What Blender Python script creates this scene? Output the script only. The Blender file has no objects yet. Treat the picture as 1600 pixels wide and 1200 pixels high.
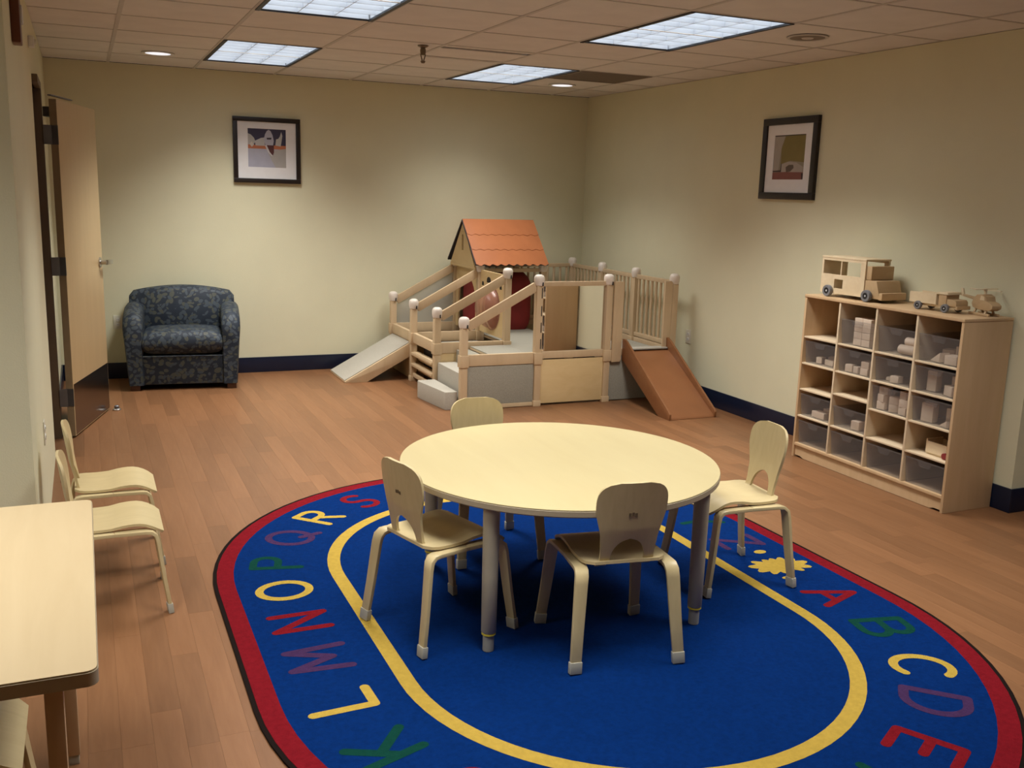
import bpy, bmesh, math, random
from mathutils import Vector, Matrix, Euler

random.seed(7)
PI = math.pi
scene = bpy.context.scene
COL = scene.collection

# ------------------------------------------------------------------ camera
cam_d = bpy.data.cameras.new('camera')
cam_d.sensor_fit = 'HORIZONTAL'
cam_d.sensor_width = 36.0
cam_d.lens = 34.087
cam_d.clip_start = 0.05
cam = bpy.data.objects.new('camera', cam_d)
COL.objects.link(cam)
CAM_LOC = Vector((-4.6342, -8.8206, 1.6679))
CAM_R = Vector((0.9163962, -0.3991870, 0.0294576))
CAM_U = Vector((0.0511399, 0.1897547, 0.9804988))
CAM_F = Vector((0.3969921, 0.8970189, -0.1943049))
cam.matrix_world = Matrix(((CAM_R.x, CAM_U.x, -CAM_F.x, CAM_LOC.x),
                           (CAM_R.y, CAM_U.y, -CAM_F.y, CAM_LOC.y),
                           (CAM_R.z, CAM_U.z, -CAM_F.z, CAM_LOC.z),
                           (0, 0, 0, 1)))
scene.camera = cam

# ------------------------------------------------------------------ world, exposure
world = bpy.data.worlds.new('world')
scene.world = world
world.use_nodes = True
world.node_tree.nodes['Background'].inputs[0].default_value = (0.02, 0.02, 0.022, 1)
world.node_tree.nodes['Background'].inputs[1].default_value = 1.0
scene.view_settings.view_transform = 'Standard'
scene.view_settings.look = 'None'
scene.view_settings.gamma = 1.0
scene.view_settings.use_curve_mapping = False
scene.view_settings.exposure = 0.0

LAMP_POWER = 18.5          # watts of each ceiling troffer
LAMP_SPREAD = 110.0        # degrees, cut-off of the parabolic louvres
LAMP_COLOUR = (1.0, 0.985, 0.94)
TUBE_GLOW = 2.3

# ------------------------------------------------------------------ materials
def new_mat(name):
    m = bpy.data.materials.new(name)
    m.use_nodes = True
    nt = m.node_tree
    return m, nt, nt.nodes['Principled BSDF']

def node(nt, t, **kw):
    n = nt.nodes.new(t)
    for k, v in kw.items():
        setattr(n, k, v)
    return n

def plain(name, col, rough=0.5, metal=0.0, vary=0.06, scale=14.0, bump=0.0, bscale=60.0, spec=0.5):
    m, nt, b = new_mat(name)
    tc = node(nt, 'ShaderNodeTexCoord')
    n = node(nt, 'ShaderNodeTexNoise')
    n.inputs['Scale'].default_value = scale
    n.inputs['Detail'].default_value = 3
    nt.links.new(tc.outputs['Object'], n.inputs['Vector'])
    r = node(nt, 'ShaderNodeValToRGB')
    lo = [max(0, c * (1 - vary)) for c in col]
    hi = [min(1, c * (1 + vary)) for c in col]
    r.color_ramp.elements[0].color = (*lo, 1)
    r.color_ramp.elements[1].color = (*hi, 1)
    r.color_ramp.elements[0].position = 0.3
    r.color_ramp.elements[1].position = 0.7
    nt.links.new(n.outputs['Fac'], r.inputs[0])
    nt.links.new(r.outputs[0], b.inputs['Base Color'])
    b.inputs['Roughness'].default_value = rough
    b.inputs['Metallic'].default_value = metal
    b.inputs['Specular IOR Level'].default_value = spec
    if bump > 0:
        n2 = node(nt, 'ShaderNodeTexNoise')
        n2.inputs['Scale'].default_value = bscale
        n2.inputs['Detail'].default_value = 4
        nt.links.new(tc.outputs['Object'], n2.inputs['Vector'])
        bp = node(nt, 'ShaderNodeBump')
        bp.inputs['Strength'].default_value = bump
        bp.inputs['Distance'].default_value = 0.01
        nt.links.new(n2.outputs['Fac'], bp.inputs['Height'])
        nt.links.new(bp.outputs[0], b.inputs['Normal'])
    return m

def wood(name, light, dark, stretch=(18, 2, 18), rough=0.4, contrast=0.5, per_object=0.0):
    m, nt, b = new_mat(name)
    tc = node(nt, 'ShaderNodeTexCoord')
    mp = node(nt, 'ShaderNodeMapping')
    mp.inputs['Scale'].default_value = stretch
    nt.links.new(tc.outputs['Object'], mp.inputs['Vector'])
    n = node(nt, 'ShaderNodeTexNoise')
    n.inputs['Scale'].default_value = 1.6
    n.inputs['Detail'].default_value = 6
    n.inputs['Roughness'].default_value = 0.6
    n.inputs['Distortion'].default_value = 0.6
    nt.links.new(mp.outputs[0], n.inputs['Vector'])
    r = node(nt, 'ShaderNodeValToRGB')
    r.color_ramp.elements[0].color = (*dark, 1)
    r.color_ramp.elements[1].color = (*light, 1)
    r.color_ramp.elements[0].position = 0.5 - contrast / 2
    r.color_ramp.elements[1].position = 0.5 + contrast / 4
    nt.links.new(n.outputs['Fac'], r.inputs[0])
    out = r.outputs[0]
    if per_object > 0:
        oi = node(nt, 'ShaderNodeObjectInfo')
        ge = node(nt, 'ShaderNodeNewGeometry')
        ad = node(nt, 'ShaderNodeMath', operation='ADD')
        nt.links.new(oi.outputs['Random'], ad.inputs[0])
        nt.links.new(ge.outputs['Random Per Island'], ad.inputs[1])
        fr = node(nt, 'ShaderNodeMath', operation='FRACT')
        nt.links.new(ad.outputs[0], fr.inputs[0])
        mr = node(nt, 'ShaderNodeMapRange')
        mr.inputs['To Min'].default_value = 1 - per_object
        mr.inputs['To Max'].default_value = 1 + per_object
        nt.links.new(fr.outputs[0], mr.inputs['Value'])
        hs = node(nt, 'ShaderNodeHueSaturation')
        nt.links.new(mr.outputs[0], hs.inputs['Value'])
        nt.links.new(out, hs.inputs['Color'])
        out = hs.outputs[0]
    nt.links.new(out, b.inputs['Base Color'])
    b.inputs['Roughness'].default_value = rough
    return m

def emit(name, col, strength):
    m, nt, b = new_mat(name)
    b.inputs['Base Color'].default_value = (*col, 1)
    b.inputs['Emission Color'].default_value = (*col, 1)
    b.inputs['Emission Strength'].default_value = strength
    return m

def clear_plastic(name, tint, opacity):
    m, nt, b = new_mat(name)
    b.inputs['Base Color'].default_value = (*tint, 1)
    b.inputs['Roughness'].default_value = 0.22
    t = node(nt, 'ShaderNodeBsdfTransparent')
    mx = node(nt, 'ShaderNodeMixShader')
    lw = node(nt, 'ShaderNodeTexNoise')
    lw.inputs['Scale'].default_value = 6
    mr = node(nt, 'ShaderNodeMapRange')
    mr.inputs['To Min'].default_value = opacity * 0.85
    mr.inputs['To Max'].default_value = opacity * 1.15
    nt.links.new(lw.outputs['Fac'], mr.inputs['Value'])
    nt.links.new(mr.outputs[0], mx.inputs[0])
    nt.links.new(t.outputs[0], mx.inputs[1])
    nt.links.new(b.outputs[0], mx.inputs[2])
    nt.links.new(mx.outputs[0], nt.nodes['Material Output'].inputs[0])
    return m

def leaf_fabric(name):
    m, nt, b = new_mat(name)
    tc = node(nt, 'ShaderNodeTexCoord')
    base = node(nt, 'ShaderNodeTexNoise')
    base.inputs['Scale'].default_value = 9
    nt.links.new(tc.outputs['Object'], base.inputs['Vector'])
    br = node(nt, 'ShaderNodeValToRGB')
    br.color_ramp.elements[0].color = (0.008, 0.013, 0.024, 1)
    br.color_ramp.elements[1].color = (0.022, 0.032, 0.048, 1)
    nt.links.new(base.outputs['Fac'], br.inputs[0])
    colour = br.outputs[0]
    for k, (scale, col, off) in enumerate([(21.0, (0.068, 0.072, 0.058), 0.0), (24.0, (0.048, 0.062, 0.078), 3.7)]):
        ad = node(nt, 'ShaderNodeVectorMath', operation='ADD')
        ad.inputs[1].default_value = (off, off * 1.3, off * 0.7)
        nt.links.new(tc.outputs['Object'], ad.inputs[0])
        sc = node(nt, 'ShaderNodeVectorMath', operation='SCALE')
        sc.inputs['Scale'].default_value = scale
        nt.links.new(ad.outputs[0], sc.inputs[0])
        vo = node(nt, 'ShaderNodeTexVoronoi')
        vo.inputs['Scale'].default_value = 1.0
        vo.inputs['Randomness'].default_value = 0.75
        nt.links.new(sc.outputs[0], vo.inputs['Vector'])
        sub = node(nt, 'ShaderNodeVectorMath', operation='SUBTRACT')
        nt.links.new(sc.outputs[0], sub.inputs[0])
        nt.links.new(vo.outputs['Position'], sub.inputs[1])
        an = node(nt, 'ShaderNodeVectorMath', operation='SCALE')
        an.inputs['Scale'].default_value = 6.28
        nt.links.new(vo.outputs['Color'], an.inputs[0])
        ro = node(nt, 'ShaderNodeVectorRotate', rotation_type='EULER_XYZ')
        nt.links.new(sub.outputs[0], ro.inputs['Vector'])
        nt.links.new(an.outputs[0], ro.inputs['Rotation'])
        st = node(nt, 'ShaderNodeVectorMath', operation='MULTIPLY')
        st.inputs[1].default_value = (3.0, 1.0, 1.6)
        nt.links.new(ro.outputs[0], st.inputs[0])
        le = node(nt, 'ShaderNodeVectorMath', operation='LENGTH')
        nt.links.new(st.outputs[0], le.inputs[0])
        lt = node(nt, 'ShaderNodeMath', operation='LESS_THAN')
        lt.inputs[1].default_value = 0.72
        nt.links.new(le.outputs['Value'], lt.inputs[0])
        mx = node(nt, 'ShaderNodeMix', data_type='RGBA')
        nt.links.new(lt.outputs[0], mx.inputs[0])
        nt.links.new(colour, mx.inputs[6])
        mx.inputs[7].default_value = (*col, 1)
        colour = mx.outputs[2]
    nt.links.new(colour, b.inputs['Base Color'])
    b.inputs['Roughness'].default_value = 0.6
    b.inputs['Specular IOR Level'].default_value = 0.35
    return m

M = {}
M['wall'] = plain('cream_wall_paint', (0.71, 0.675, 0.475), 0.75, vary=0.02, scale=3, bump=0.12, bscale=160)
M['tile'] = plain('ceiling_tile_mineral', (0.73, 0.695, 0.66), 0.95, vary=0.04, scale=5, bump=0.25, bscale=220)
M['tbar'] = plain('ceiling_grid_metal', (0.54, 0.505, 0.47), 0.6, vary=0.03)
M['navy'] = plain('navy_rubber_base', (0.004, 0.009, 0.028), 0.35, vary=0.1)
M['plank'] = wood('brown_laminate_plank', (0.222, 0.103, 0.045), (0.172, 0.074, 0.030), (26, 2.2, 26), 0.40, 0.7, per_object=0.14)
M['plank'].node_tree.nodes['Principled BSDF'].inputs['Specular IOR Level'].default_value = 0.35
M['subfloor'] = plain('dark_subfloor', (0.10, 0.05, 0.03), 0.8)
M['maple'] = wood('pale_maple_laminate', (0.58, 0.485, 0.26), (0.54, 0.44, 0.23), (7, 1.2, 7), 0.34, 0.8)
M['tan_maple'] = wood('dull_tan_maple_laminate', (0.54, 0.42, 0.25), (0.47, 0.355, 0.20), (9, 1.0, 9), 0.42, 0.9)  # duller, more tan than the round table's maple
M['maple_edge'] = plain('beige_edge_band', (0.46, 0.38, 0.26), 0.45, vary=0.03)
M['ply'] = wood('bent_birch_plywood', (0.62, 0.50, 0.275), (0.54, 0.425, 0.22), (22, 3, 5), 0.33, 0.7)
M['tableleg'] = plain('putty_painted_steel', (0.44, 0.39, 0.29), 0.4, vary=0.03)
M['capgrey'] = plain('grey_plastic_foot', (0.42, 0.40, 0.33), 0.5, vary=0.03)
M['yring'] = plain('yellow_plastic_ring', (0.75, 0.58, 0.05), 0.45)
M['cab'] = wood('maple_cabinet_wood', (0.60, 0.41, 0.235), (0.50, 0.33, 0.175), (9, 9, 1.0), 0.45, 0.8)
M['cabedge'] = wood('pale_shelf_edge', (0.72, 0.58, 0.40), (0.64, 0.49, 0.32), (9, 2, 9), 0.45, 0.7)
M['block'] = wood('unfinished_block_wood', (0.70, 0.57, 0.45), (0.60, 0.47, 0.35), (14, 4, 14), 0.6, 0.8, per_object=0.08)
M['bin'] = clear_plastic('clear_bin_plastic', (0.30, 0.265, 0.25), 0.14)
M['toy'] = wood('pale_toy_wood', (0.74, 0.60, 0.40), (0.64, 0.49, 0.30), (12, 4, 12), 0.5, 0.7)
M['toydark'] = wood('tan_toy_wood', (0.52, 0.36, 0.20), (0.44, 0.29, 0.15), (12, 4, 12), 0.5, 0.7)
M['tyre'] = plain('grey_rubber_tyre', (0.17, 0.17, 0.18), 0.6)
M['hub'] = plain('black_wheel_hub', (0.012, 0.012, 0.014), 0.4)
M['steelhub'] = plain('pale_axle_pin', (0.6, 0.6, 0.6), 0.4)
M['play'] = wood('light_play_frame_wood', (0.60, 0.445, 0.275), (0.52, 0.375, 0.22), (8, 8, 2), 0.45, 0.7)
M['playpanel'] = wood('golden_play_panel_ply', (0.70, 0.52, 0.27), (0.62, 0.44, 0.21), (3, 3, 8), 0.45, 0.7)
M['knob'] = plain('whitewashed_post_cap', (0.76, 0.67, 0.58), 0.4, vary=0.03)
M['carpet'] = plain('grey_carpet', (0.32, 0.295, 0.235), 0.95, vary=0.10, scale=120, bump=0.4, bscale=300)
M['carpetlight'] = plain('pale_grey_carpet', (0.42, 0.385, 0.32), 0.95, vary=0.06, scale=120, bump=0.3, bscale=300)
M['slide'] = plain('orange_brown_slide_laminate', (0.27, 0.108, 0.042), 0.33, vary=0.06, scale=6)
M['slideside'] = wood('brown_slide_side_wood', (0.26, 0.11, 0.043), (0.21, 0.082, 0.030), (4, 12, 12), 0.4, 0.7)
M['roof'] = plain('terracotta_roof_laminate', (0.37, 0.130, 0.052), 0.24, vary=0.05, scale=8)
M['roofedge'] = plain('dark_roof_underside', (0.03, 0.022, 0.03), 0.6)
M['red'] = plain('deep_red_cushion_fabric', (0.24, 0.022, 0.02), 0.8, vary=0.15, scale=8)
M['acrylic'] = clear_plastic('smoky_clear_acrylic', (0.55, 0.52, 0.46), 0.35)
M['bubble'] = clear_plastic('amber_bubble_acrylic', (0.42, 0.19, 0.12), 0.55)
M['slot'] = plain('dark_slot', (0.015, 0.012, 0.01), 0.8)
mm, nt_, b_ = new_mat('safety_mirror')
b_.inputs['Base Color'].default_value = (0.80, 0.79, 0.76, 1)
b_.inputs['Metallic'].default_value = 1.0
b_.inputs['Roughness'].default_value = 0.03
M['mirror'] = mm
M['leaf'] = leaf_fabric('blue_leaf_print_fabric')
M['chairfoot'] = plain('brown_wood_foot', (0.09, 0.035, 0.015), 0.5)
M['door'] = wood('maple_door_veneer', (0.56, 0.41, 0.22), (0.50, 0.36, 0.185), (8, 8, 0.8), 0.38, 0.8)
M['dooredge'] = plain('dull_door_edge_wood', (0.34, 0.25, 0.14), 0.5, vary=0.05)
M['bronze'] = plain('brown_painted_frame', (0.125, 0.085, 0.048), 0.5)
M['steel'] = plain('brushed_steel', (0.50, 0.49, 0.47), 0.30, metal=1.0, vary=0.03)
M['hinge'] = plain('dull_grey_hinge_steel', (0.20, 0.20, 0.21), 0.45, metal=0.8)
M['kick'] = plain('dark_kick_plate_metal', (0.23, 0.20, 0.19), 0.22, metal=1.0, vary=0.05)
M['white'] = plain('white_plastic', (0.75, 0.74, 0.70), 0.4, vary=0.02)
M['outlet'] = plain('ivory_outlet_plastic', (0.66, 0.63, 0.52), 0.4, vary=0.02)
M['alarm'] = plain('dark_red_alarm_plastic', (0.12, 0.03, 0.01), 0.4)
M['blackframe'] = plain('black_brown_frame', (0.016, 0.010, 0.008), 0.4)
M['mat'] = plain('off_white_mat_board', (0.84, 0.83, 0.84), 0.8, vary=0.02)
M['rug'] = plain('royal_blue_carpet_pile', (0.0012, 0.019, 0.108), 0.95, vary=0.14, scale=60, bump=0.4, bscale=260, spec=0.03)
M['rugred'] = plain('crimson_carpet_pile', (0.165, 0.007, 0.012), 0.95, vary=0.12, scale=60, bump=0.4, bscale=260, spec=0.03)
M['rugyellow'] = plain('golden_carpet_pile', (0.42, 0.28, 0.05), 0.95, vary=0.08, scale=60, bump=0.4, bscale=260, spec=0.03)
M['ruggreen'] = plain('dark_green_carpet_pile', (0.004, 0.042, 0.030), 0.95, vary=0.1, scale=60, bump=0.4, bscale=260, spec=0.03)
M['rugpurple'] = plain('dull_purple_carpet_pile', (0.050, 0.022, 0.070), 0.95, vary=0.1, scale=60, bump=0.4, bscale=260, spec=0.03)
M['rugbind'] = plain('dark_binding_tape', (0.010, 0.006, 0.005), 0.9, spec=0.05)
M['louvre'] = plain('bright_louvre_aluminium', (0.60, 0.63, 0.68), 0.5, vary=0.02)
M['housing'] = plain('troffer_shadow_gap', (0.012, 0.012, 0.016), 0.5)  # black of the shadow gap, put into the colour
M['tube'] = emit('fluorescent_glow', (0.86, 0.94, 1.0), TUBE_GLOW)
M['can'] = emit('downlight_lens', (0.90, 0.93, 1.0), 0.85)
M['grille'] = plain('brown_grey_return_grille', (0.20, 0.16, 0.125), 0.7)
M['brass'] = plain('dark_brass_sprinkler', (0.20, 0.15, 0.10), 0.4, metal=0.6)

def flat(name, col):
    return plain(name, col, 0.7, vary=0.04)

# ------------------------------------------------------------------ mesh helpers
def finish(me, smooth=True, angle=38):
    if smooth:
        for p in me.polygons:
            p.use_smooth = True
        me.set_sharp_from_angle(angle=math.radians(angle))

class MB:
    """collects geometry in world or thing coordinates"""
    def __init__(self):
        self.bm = bmesh.new()
    def _xf(self, verts, mat):
        if mat is not None:
            bmesh.ops.transform(self.bm, matrix=mat, verts=verts)
    def box(self, x0, x1, y0, y1, z0, z1, mat=None):
        v = [self.bm.verts.new(c) for c in ((x0, y0, z0), (x1, y0, z0), (x1, y1, z0), (x0, y1, z0),
                                            (x0, y0, z1), (x1, y0, z1), (x1, y1, z1), (x0, y1, z1))]
        for f in ((3, 2, 1, 0), (4, 5, 6, 7), (0, 1, 5, 4), (1, 2, 6, 5), (2, 3, 7, 6), (3, 0, 4, 7)):
            self.bm.faces.new([v[i] for i in f])
        self._xf(v, mat)
        return self
    def prism(self, pts, d, mat=None):
        """pts: list of 3-D points of one planar polygon, d: extrusion vector"""
        a = [self.bm.verts.new(p) for p in pts]
        d = Vector(d)
        b = [self.bm.verts.new(Vector(p) + d) for p in pts]
        n = len(pts)
        self.bm.faces.new(a[::-1]); self.bm.faces.new(b)
        for i in range(n):
            self.bm.faces.new((a[i], a[(i + 1) % n], b[(i + 1) % n], b[i]))
        self._xf(a + b, mat)
        return self
    def poly(self, pts):
        self.bm.faces.new([self.bm.verts.new(p) for p in pts])
        return self
    def lathe(self, prof, seg=24, mat=None, centre=(0, 0, 0)):
        """prof: list of (r, z) bottom to top"""
        cx, cy, cz = centre
        rings = []
        allv = []
        for r, z in prof:
            if r < 1e-6:
                v = self.bm.verts.new((cx, cy, cz + z)); rings.append([v]); allv.append(v)
            else:
                ring = [self.bm.verts.new((cx + r * math.cos(2 * PI * i / seg), cy + r * math.sin(2 * PI * i / seg), cz + z)) for i in range(seg)]
                rings.append(ring); allv += ring
        for a, b in zip(rings, rings[1:]):
            for i in range(seg):
                j = (i + 1) % seg
                if len(a) == 1 and len(b) == 1: continue
                if len(a) == 1: self.bm.faces.new((a[0], b[i], b[j]) if False else (a[0], b[j], b[i]))
                elif len(b) == 1: self.bm.faces.new((a[i], a[j], b[0]))
                else: self.bm.faces.new((a[i], a[j], b[j], b[i]))
        if len(rings[0]) > 1: self.bm.faces.new(rings[0][::-1])
        if len(rings[-1]) > 1: self.bm.faces.new(rings[-1])
        self._xf(allv, mat)
        return self
    def tube(self, p0, p1, r, seg=12, r1=None):
        p0 = Vector(p0); p1 = Vector(p1); d = p1 - p0
        q = Vector((0, 0, 1)).rotation_difference(d.normalized()).to_matrix().to_4x4()
        mat = Matrix.Translation(p0) @ q
        return self.lathe([(r, 0), (r if r1 is None else r1, d.length)], seg, mat)
    def beam(self, p0, p1, w, h):
        """rectangular bar between two points, w across (horizontal), h up"""
        p0 = Vector(p0); p1 = Vector(p1); d = (p1 - p0); L = d.length; d.normalize()
        side = d.cross(Vector((0, 0, 1)))
        side = Vector((1, 0, 0)) if side.length < 1e-5 else side.normalized()
        up = side.cross(d).normalized()
        mat = Matrix((( side.x, d.x, up.x, p0.x), (side.y, d.y, up.y, p0.y), (side.z, d.z, up.z, p0.z), (0, 0, 0, 1)))
        return self.box(-w / 2, w / 2, 0, L, -h / 2, h / 2, mat)
    def grid(self, rows, solid=None):
        """rows: list of rows of points (same length) -> quads; solid: thickness"""
        vs = [[self.bm.verts.new(p) for p in r] for r in rows]
        for a, b in zip(vs, vs[1:]):
            for i in range(len(a) - 1):
                try: self.bm.faces.new((a[i], a[i + 1], b[i + 1], b[i]))
                except ValueError: pass
        return self
    def solidify(self, t, weld=1e-5):
        bmesh.ops.remove_doubles(self.bm, verts=self.bm.verts[:], dist=weld)
        bmesh.ops.dissolve_degenerate(self.bm, edges=self.bm.edges[:], dist=1e-6)
        bmesh.ops.recalc_face_normals(self.bm, faces=self.bm.faces[:])
        bmesh.ops.solidify(self.bm, geom=self.bm.faces[:], thickness=t)
        return self
    def ribbon(self, pts, widths, thick, wdir):
        """flat bar swept along pts, wide along wdir"""
        wdir = Vector(wdir).normalized()
        pts = [Vector(p) for p in pts]
        rings = []
        for i, p in enumerate(pts):
            t = (pts[min(i + 1, len(pts) - 1)] - pts[max(i - 1, 0)]).normalized()
            wd = (wdir - t * wdir.dot(t)).normalized()
            n = t.cross(wd).normalized()
            w = widths[i] / 2; h = thick / 2
            rings.append([self.bm.verts.new(p + wd * a * w + n * c * h) for a, c in ((-1, -1), (1, -1), (1, 1), (-1, 1))])
        for a, b in zip(rings, rings[1:]):
            for i in range(4):
                j = (i + 1) % 4
                self.bm.faces.new((a[i], a[j], b[j], b[i]))
        self.bm.faces.new(rings[0][::-1]); self.bm.faces.new(rings[-1])
        return self
    def mesh(self, name, mat, smooth=True, bevel=0.0, angle=38):
        bm = self.bm
        bmesh.ops.recalc_face_normals(bm, faces=bm.faces[:])
        if bevel > 0:
            es = [e for e in bm.edges if e.is_manifold and e.calc_face_angle(0) > math.radians(40)]
            bmesh.ops.bevel(bm, geom=es, offset=bevel, segments=2, profile=0.6, affect='EDGES', clamp_overlap=True)
        me = bpy.data.meshes.new(name)
        bm.to_mesh(me); bm.free()
        me.materials.append(mat)
        finish(me, smooth, angle)
        return me
    def build(self, name, mat, parent=None, off=None, bevel=0.0, smooth=True, angle=38):
        if off is not None:
            bmesh.ops.translate(self.bm, vec=-Vector(off), verts=self.bm.verts[:])
        me = self.mesh(name, mat, smooth, bevel, angle)
        return put(name, me, parent)

def put(name, me, parent=None, loc=None, rot=None):
    o = bpy.data.objects.new(name, me)
    COL.objects.link(o)
    if parent is not None: o.parent = parent
    if loc is not None: o.location = loc
    if rot is not None: o.rotation_euler = rot
    return o

def tag(o, label=None, cat=None, group=None, kind=None):
    if label: o['label'] = label
    if cat: o['category'] = cat
    if group: o['group'] = group
    if kind: o['kind'] = kind
    return o

def thing(name, label, cat, loc=(0, 0, 0), rotz=0.0, group=None):
    o = bpy.data.objects.new(name, None)
    o.empty_display_size = 0.1
    COL.objects.link(o)
    o.location = loc
    o.rotation_euler = (0, 0, rotz)
    return tag(o, label, cat, group)

def copy_tree(o, parent=None):
    c = o.copy()
    COL.objects.link(c)
    c.parent = parent
    for ch in list(o.children):
        copy_tree(ch, c)
    return c

def struct(o, label=None):
    o['kind'] = 'structure'
    if label: o['label'] = label
    return o

def project(p):
    d = Vector(p) - CAM_LOC
    z = d.dot(CAM_F)
    if z < 0.05: return None
    return (800 + 1515 * d.dot(CAM_R) / z, 600 - 1515 * d.dot(CAM_U) / z, z)

# ------------------------------------------------------------------ room shell
H = 2.60
XL, XR, YN, YF = -7.0, 2.2, -11.0, 0.0
JL, JR = -4.72, -5.22            # where the side walls step back
XW = -4.86                       # left wall plane

def wallbox(name, x0, x1, y0, y1, z0, z1, label):
    return struct(MB().box(x0, x1, y0, y1, z0, z1).build(name, M['wall'], smooth=False), label)

wallbox('wall_back', XL, 0.12, 0.0, 0.12, 0, H, 'cream painted back wall behind armchair and play structure')
wallbox('wall_right', 0.0, 0.12, JR, 0.0, 0, H, 'cream painted right wall behind the cubby cabinet')
wallbox('wall_right_return', 0.12, XR, JR, JR + 0.12, 0, H, 'cream wall face turning off to the right beside the cabinet')
wallbox('wall_left', XW - 0.12, XW, JL, -2.48, 0, H, 'cream painted left wall strip beside the two small chairs')
wallbox('wall_left_far', XW - 0.12, XW, -1.97, 0.0, 0, H, 'cream painted left wall behind the open door')
wallbox('wall_left_lintel', XW - 0.12, XW, -2.48, -1.97, 2.20, H, 'cream wall above the doorway')
wallbox('wall_left_return', XL, XW - 0.12, JL, JL + 0.12, 0, H, 'cream wall face behind the near left table')
wallbox('wall_hall', XL - 0.12, XL, YN, 0.12, 0, H, 'cream wall far off to the left')
wallbox('wall_right_near', XR, XR + 0.12, YN, JR + 0.12, 0, H, 'cream wall far off to the right')
wallbox('wall_front', XL, XR, YN - 0.12, YN, 0, H, 'cream wall behind the viewer')

def base(name, x0, x1, y0, y1):
    return struct(MB().box(x0, x1, y0, y1, 0, 0.137).build(name, M['navy'], bevel=0.003), 'navy blue rubber baseboard')
base('baseboard_back', XW, -0.012, -0.012, 0.0)
base('baseboard_right', -0.012, 0.0, JR - 0.012, 0.0)
base('baseboard_right_return', 0.0, XR, JR - 0.012, JR)
base('baseboard_left', XW, XW + 0.012, -1.88, -0.012)

# floor: slab + planks
floor = struct(MB().box(XL - 0.1, XR + 0.1, YN - 0.1, YF + 0.1, -0.06, -0.01).build('floor', M['subfloor'], smooth=False), 'brown wood-look laminate plank floor')
PW = 0.092
RUG_C1, RUG_C2, RUG_R, RUG_X = -4.90, -5.89, 1.36, -2.85
planks = []
rnd = random.Random(3)
nrow = int((XR - XL) / PW) + 1
for i in range(nrow):
    x0 = XL + i * PW
    x1 = min(x0 + PW, XR)
    y = YN - rnd.random() * 0.9
    while y < YF:
        L = rnd.choice((0.62, 0.78, 0.94, 1.1))
        a, b_ = max(y, YN), min(y + L, YF)
        if b_ - a > 0.03: planks.append((x0, x1, a, b_))
        y += L
def plank_score(pl):
    x0, x1, a, b = pl
    best = 0
    cx = (x0 + x1) / 2
    if cx < XW and (a + b) / 2 > JL: return 0
    if cx > 0 and (a + b) / 2 > JR: return 0
    for t in (0.1, 0.5, 0.9):
        yy = a + (b - a) * t
        q = project((cx, yy, 0))
        if q is None or not (-20 < q[0] < 1620 and -20 < q[1] < 1220): continue
        yc = min(max(yy, RUG_C2), RUG_C1)
        if math.hypot(cx - RUG_X, yy - yc) < RUG_R - 0.03: continue
        best += (b - a) / q[2] ** 2
    return best
planks.sort(key=plank_score, reverse=True)
cache = {}
rest = MB()
G = 0.0002
for k, (x0, x1, a, b) in enumerate(planks):
    if k < 300:
        key = (round(x1 - x0, 4), round(b - a, 4))
        if key not in cache:
            w, l = x1 - x0, b - a
            cache[key] = MB().box(-w / 2 + G, w / 2 - G, -l / 2 + G, l / 2 - G, -0.01, 0.0).mesh('floor_plank', M['plank'], smooth=False)
        put('floor_plank', cache[key], floor, ((x0 + x1) / 2, (a + b) / 2, 0))
    else:
        rest.box(x0 + G, x1 - G, a + G, b - G, -0.01, 0.0)
tag(rest.build('floor_planks_beyond', M['plank'], floor, smooth=False), kind='stuff')

# ceiling: slab, grid bars, tiles
GX0, GDX = -0.400, 0.664          # grid lines along Y stand at GX0 - k*GDX
GDY = 0.6265                       # grid lines along X stand at -k*GDY
ceiling = struct(MB().box(XL - 0.1, XR + 0.1, YN - 0.1, YF + 0.12, 2.80, 2.86).build('ceiling', M['tile'], smooth=False), 'suspended ceiling of square tiles in a metal grid')
LIGHTS = [(2, 1), (2, 5), (5, 1), (5, 5), (2, 9), (5, 9), (8, 9)]     # (grid column, grid row) of each lit troffer
busy = set()
for c, r in LIGHTS:
    busy.add((c, r)); busy.add((c, r + 1))
VENT = (1, 2); DIFF = (3, 3)
busy.add(VENT); busy.add(DIFF)
tile_me = MB().box(-GDX / 2 + 0.008, GDX / 2 - 0.008, -GDY / 2 + 0.008, GDY / 2 - 0.008, 0.0, 0.016).mesh('ceiling_tile', M['tile'], smooth=False)
def cell(c, r):
    """x0, x1, y0, y1 of a grid cell; column 0 touches the right wall"""
    x1 = GX0 - (c - 1) * GDX
    return x1 - GDX, x1, -(r + 1) * GDY, -r * GDY
for c in range(-3, 11):
    for r in range(0, 18):
        if (c, r) in busy: continue
        x0, x1, y0, y1 = cell(c, r)
        if x1 > XR + 0.5 or x0 < XL - 0.5: continue
        if (x1 < XW and y0 > JL) or (x0 > 0.05 and y0 > JR): continue
        put('ceiling_tile', tile_me, ceiling, ((x0 + x1) / 2, (y0 + y1) / 2, H + 0.003))
for k in range(-4, 11):
    x = GX0 - k * GDX
    if XL < x < XR:
        MB().box(x - 0.012, x + 0.012, YN, YF, H, H + 0.004).build('grid_bar', M['tbar'], ceiling, smooth=False)
for k in range(1, 18):
    y = -k * GDY
    xs = [(XL, XR)]
    MB().box(xs[0][0], xs[0][1], y - 0.009, y + 0.009, H + 0.0005, H + 0.0035).build('grid_bar', M['tbar'], ceiling, smooth=False)

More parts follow.
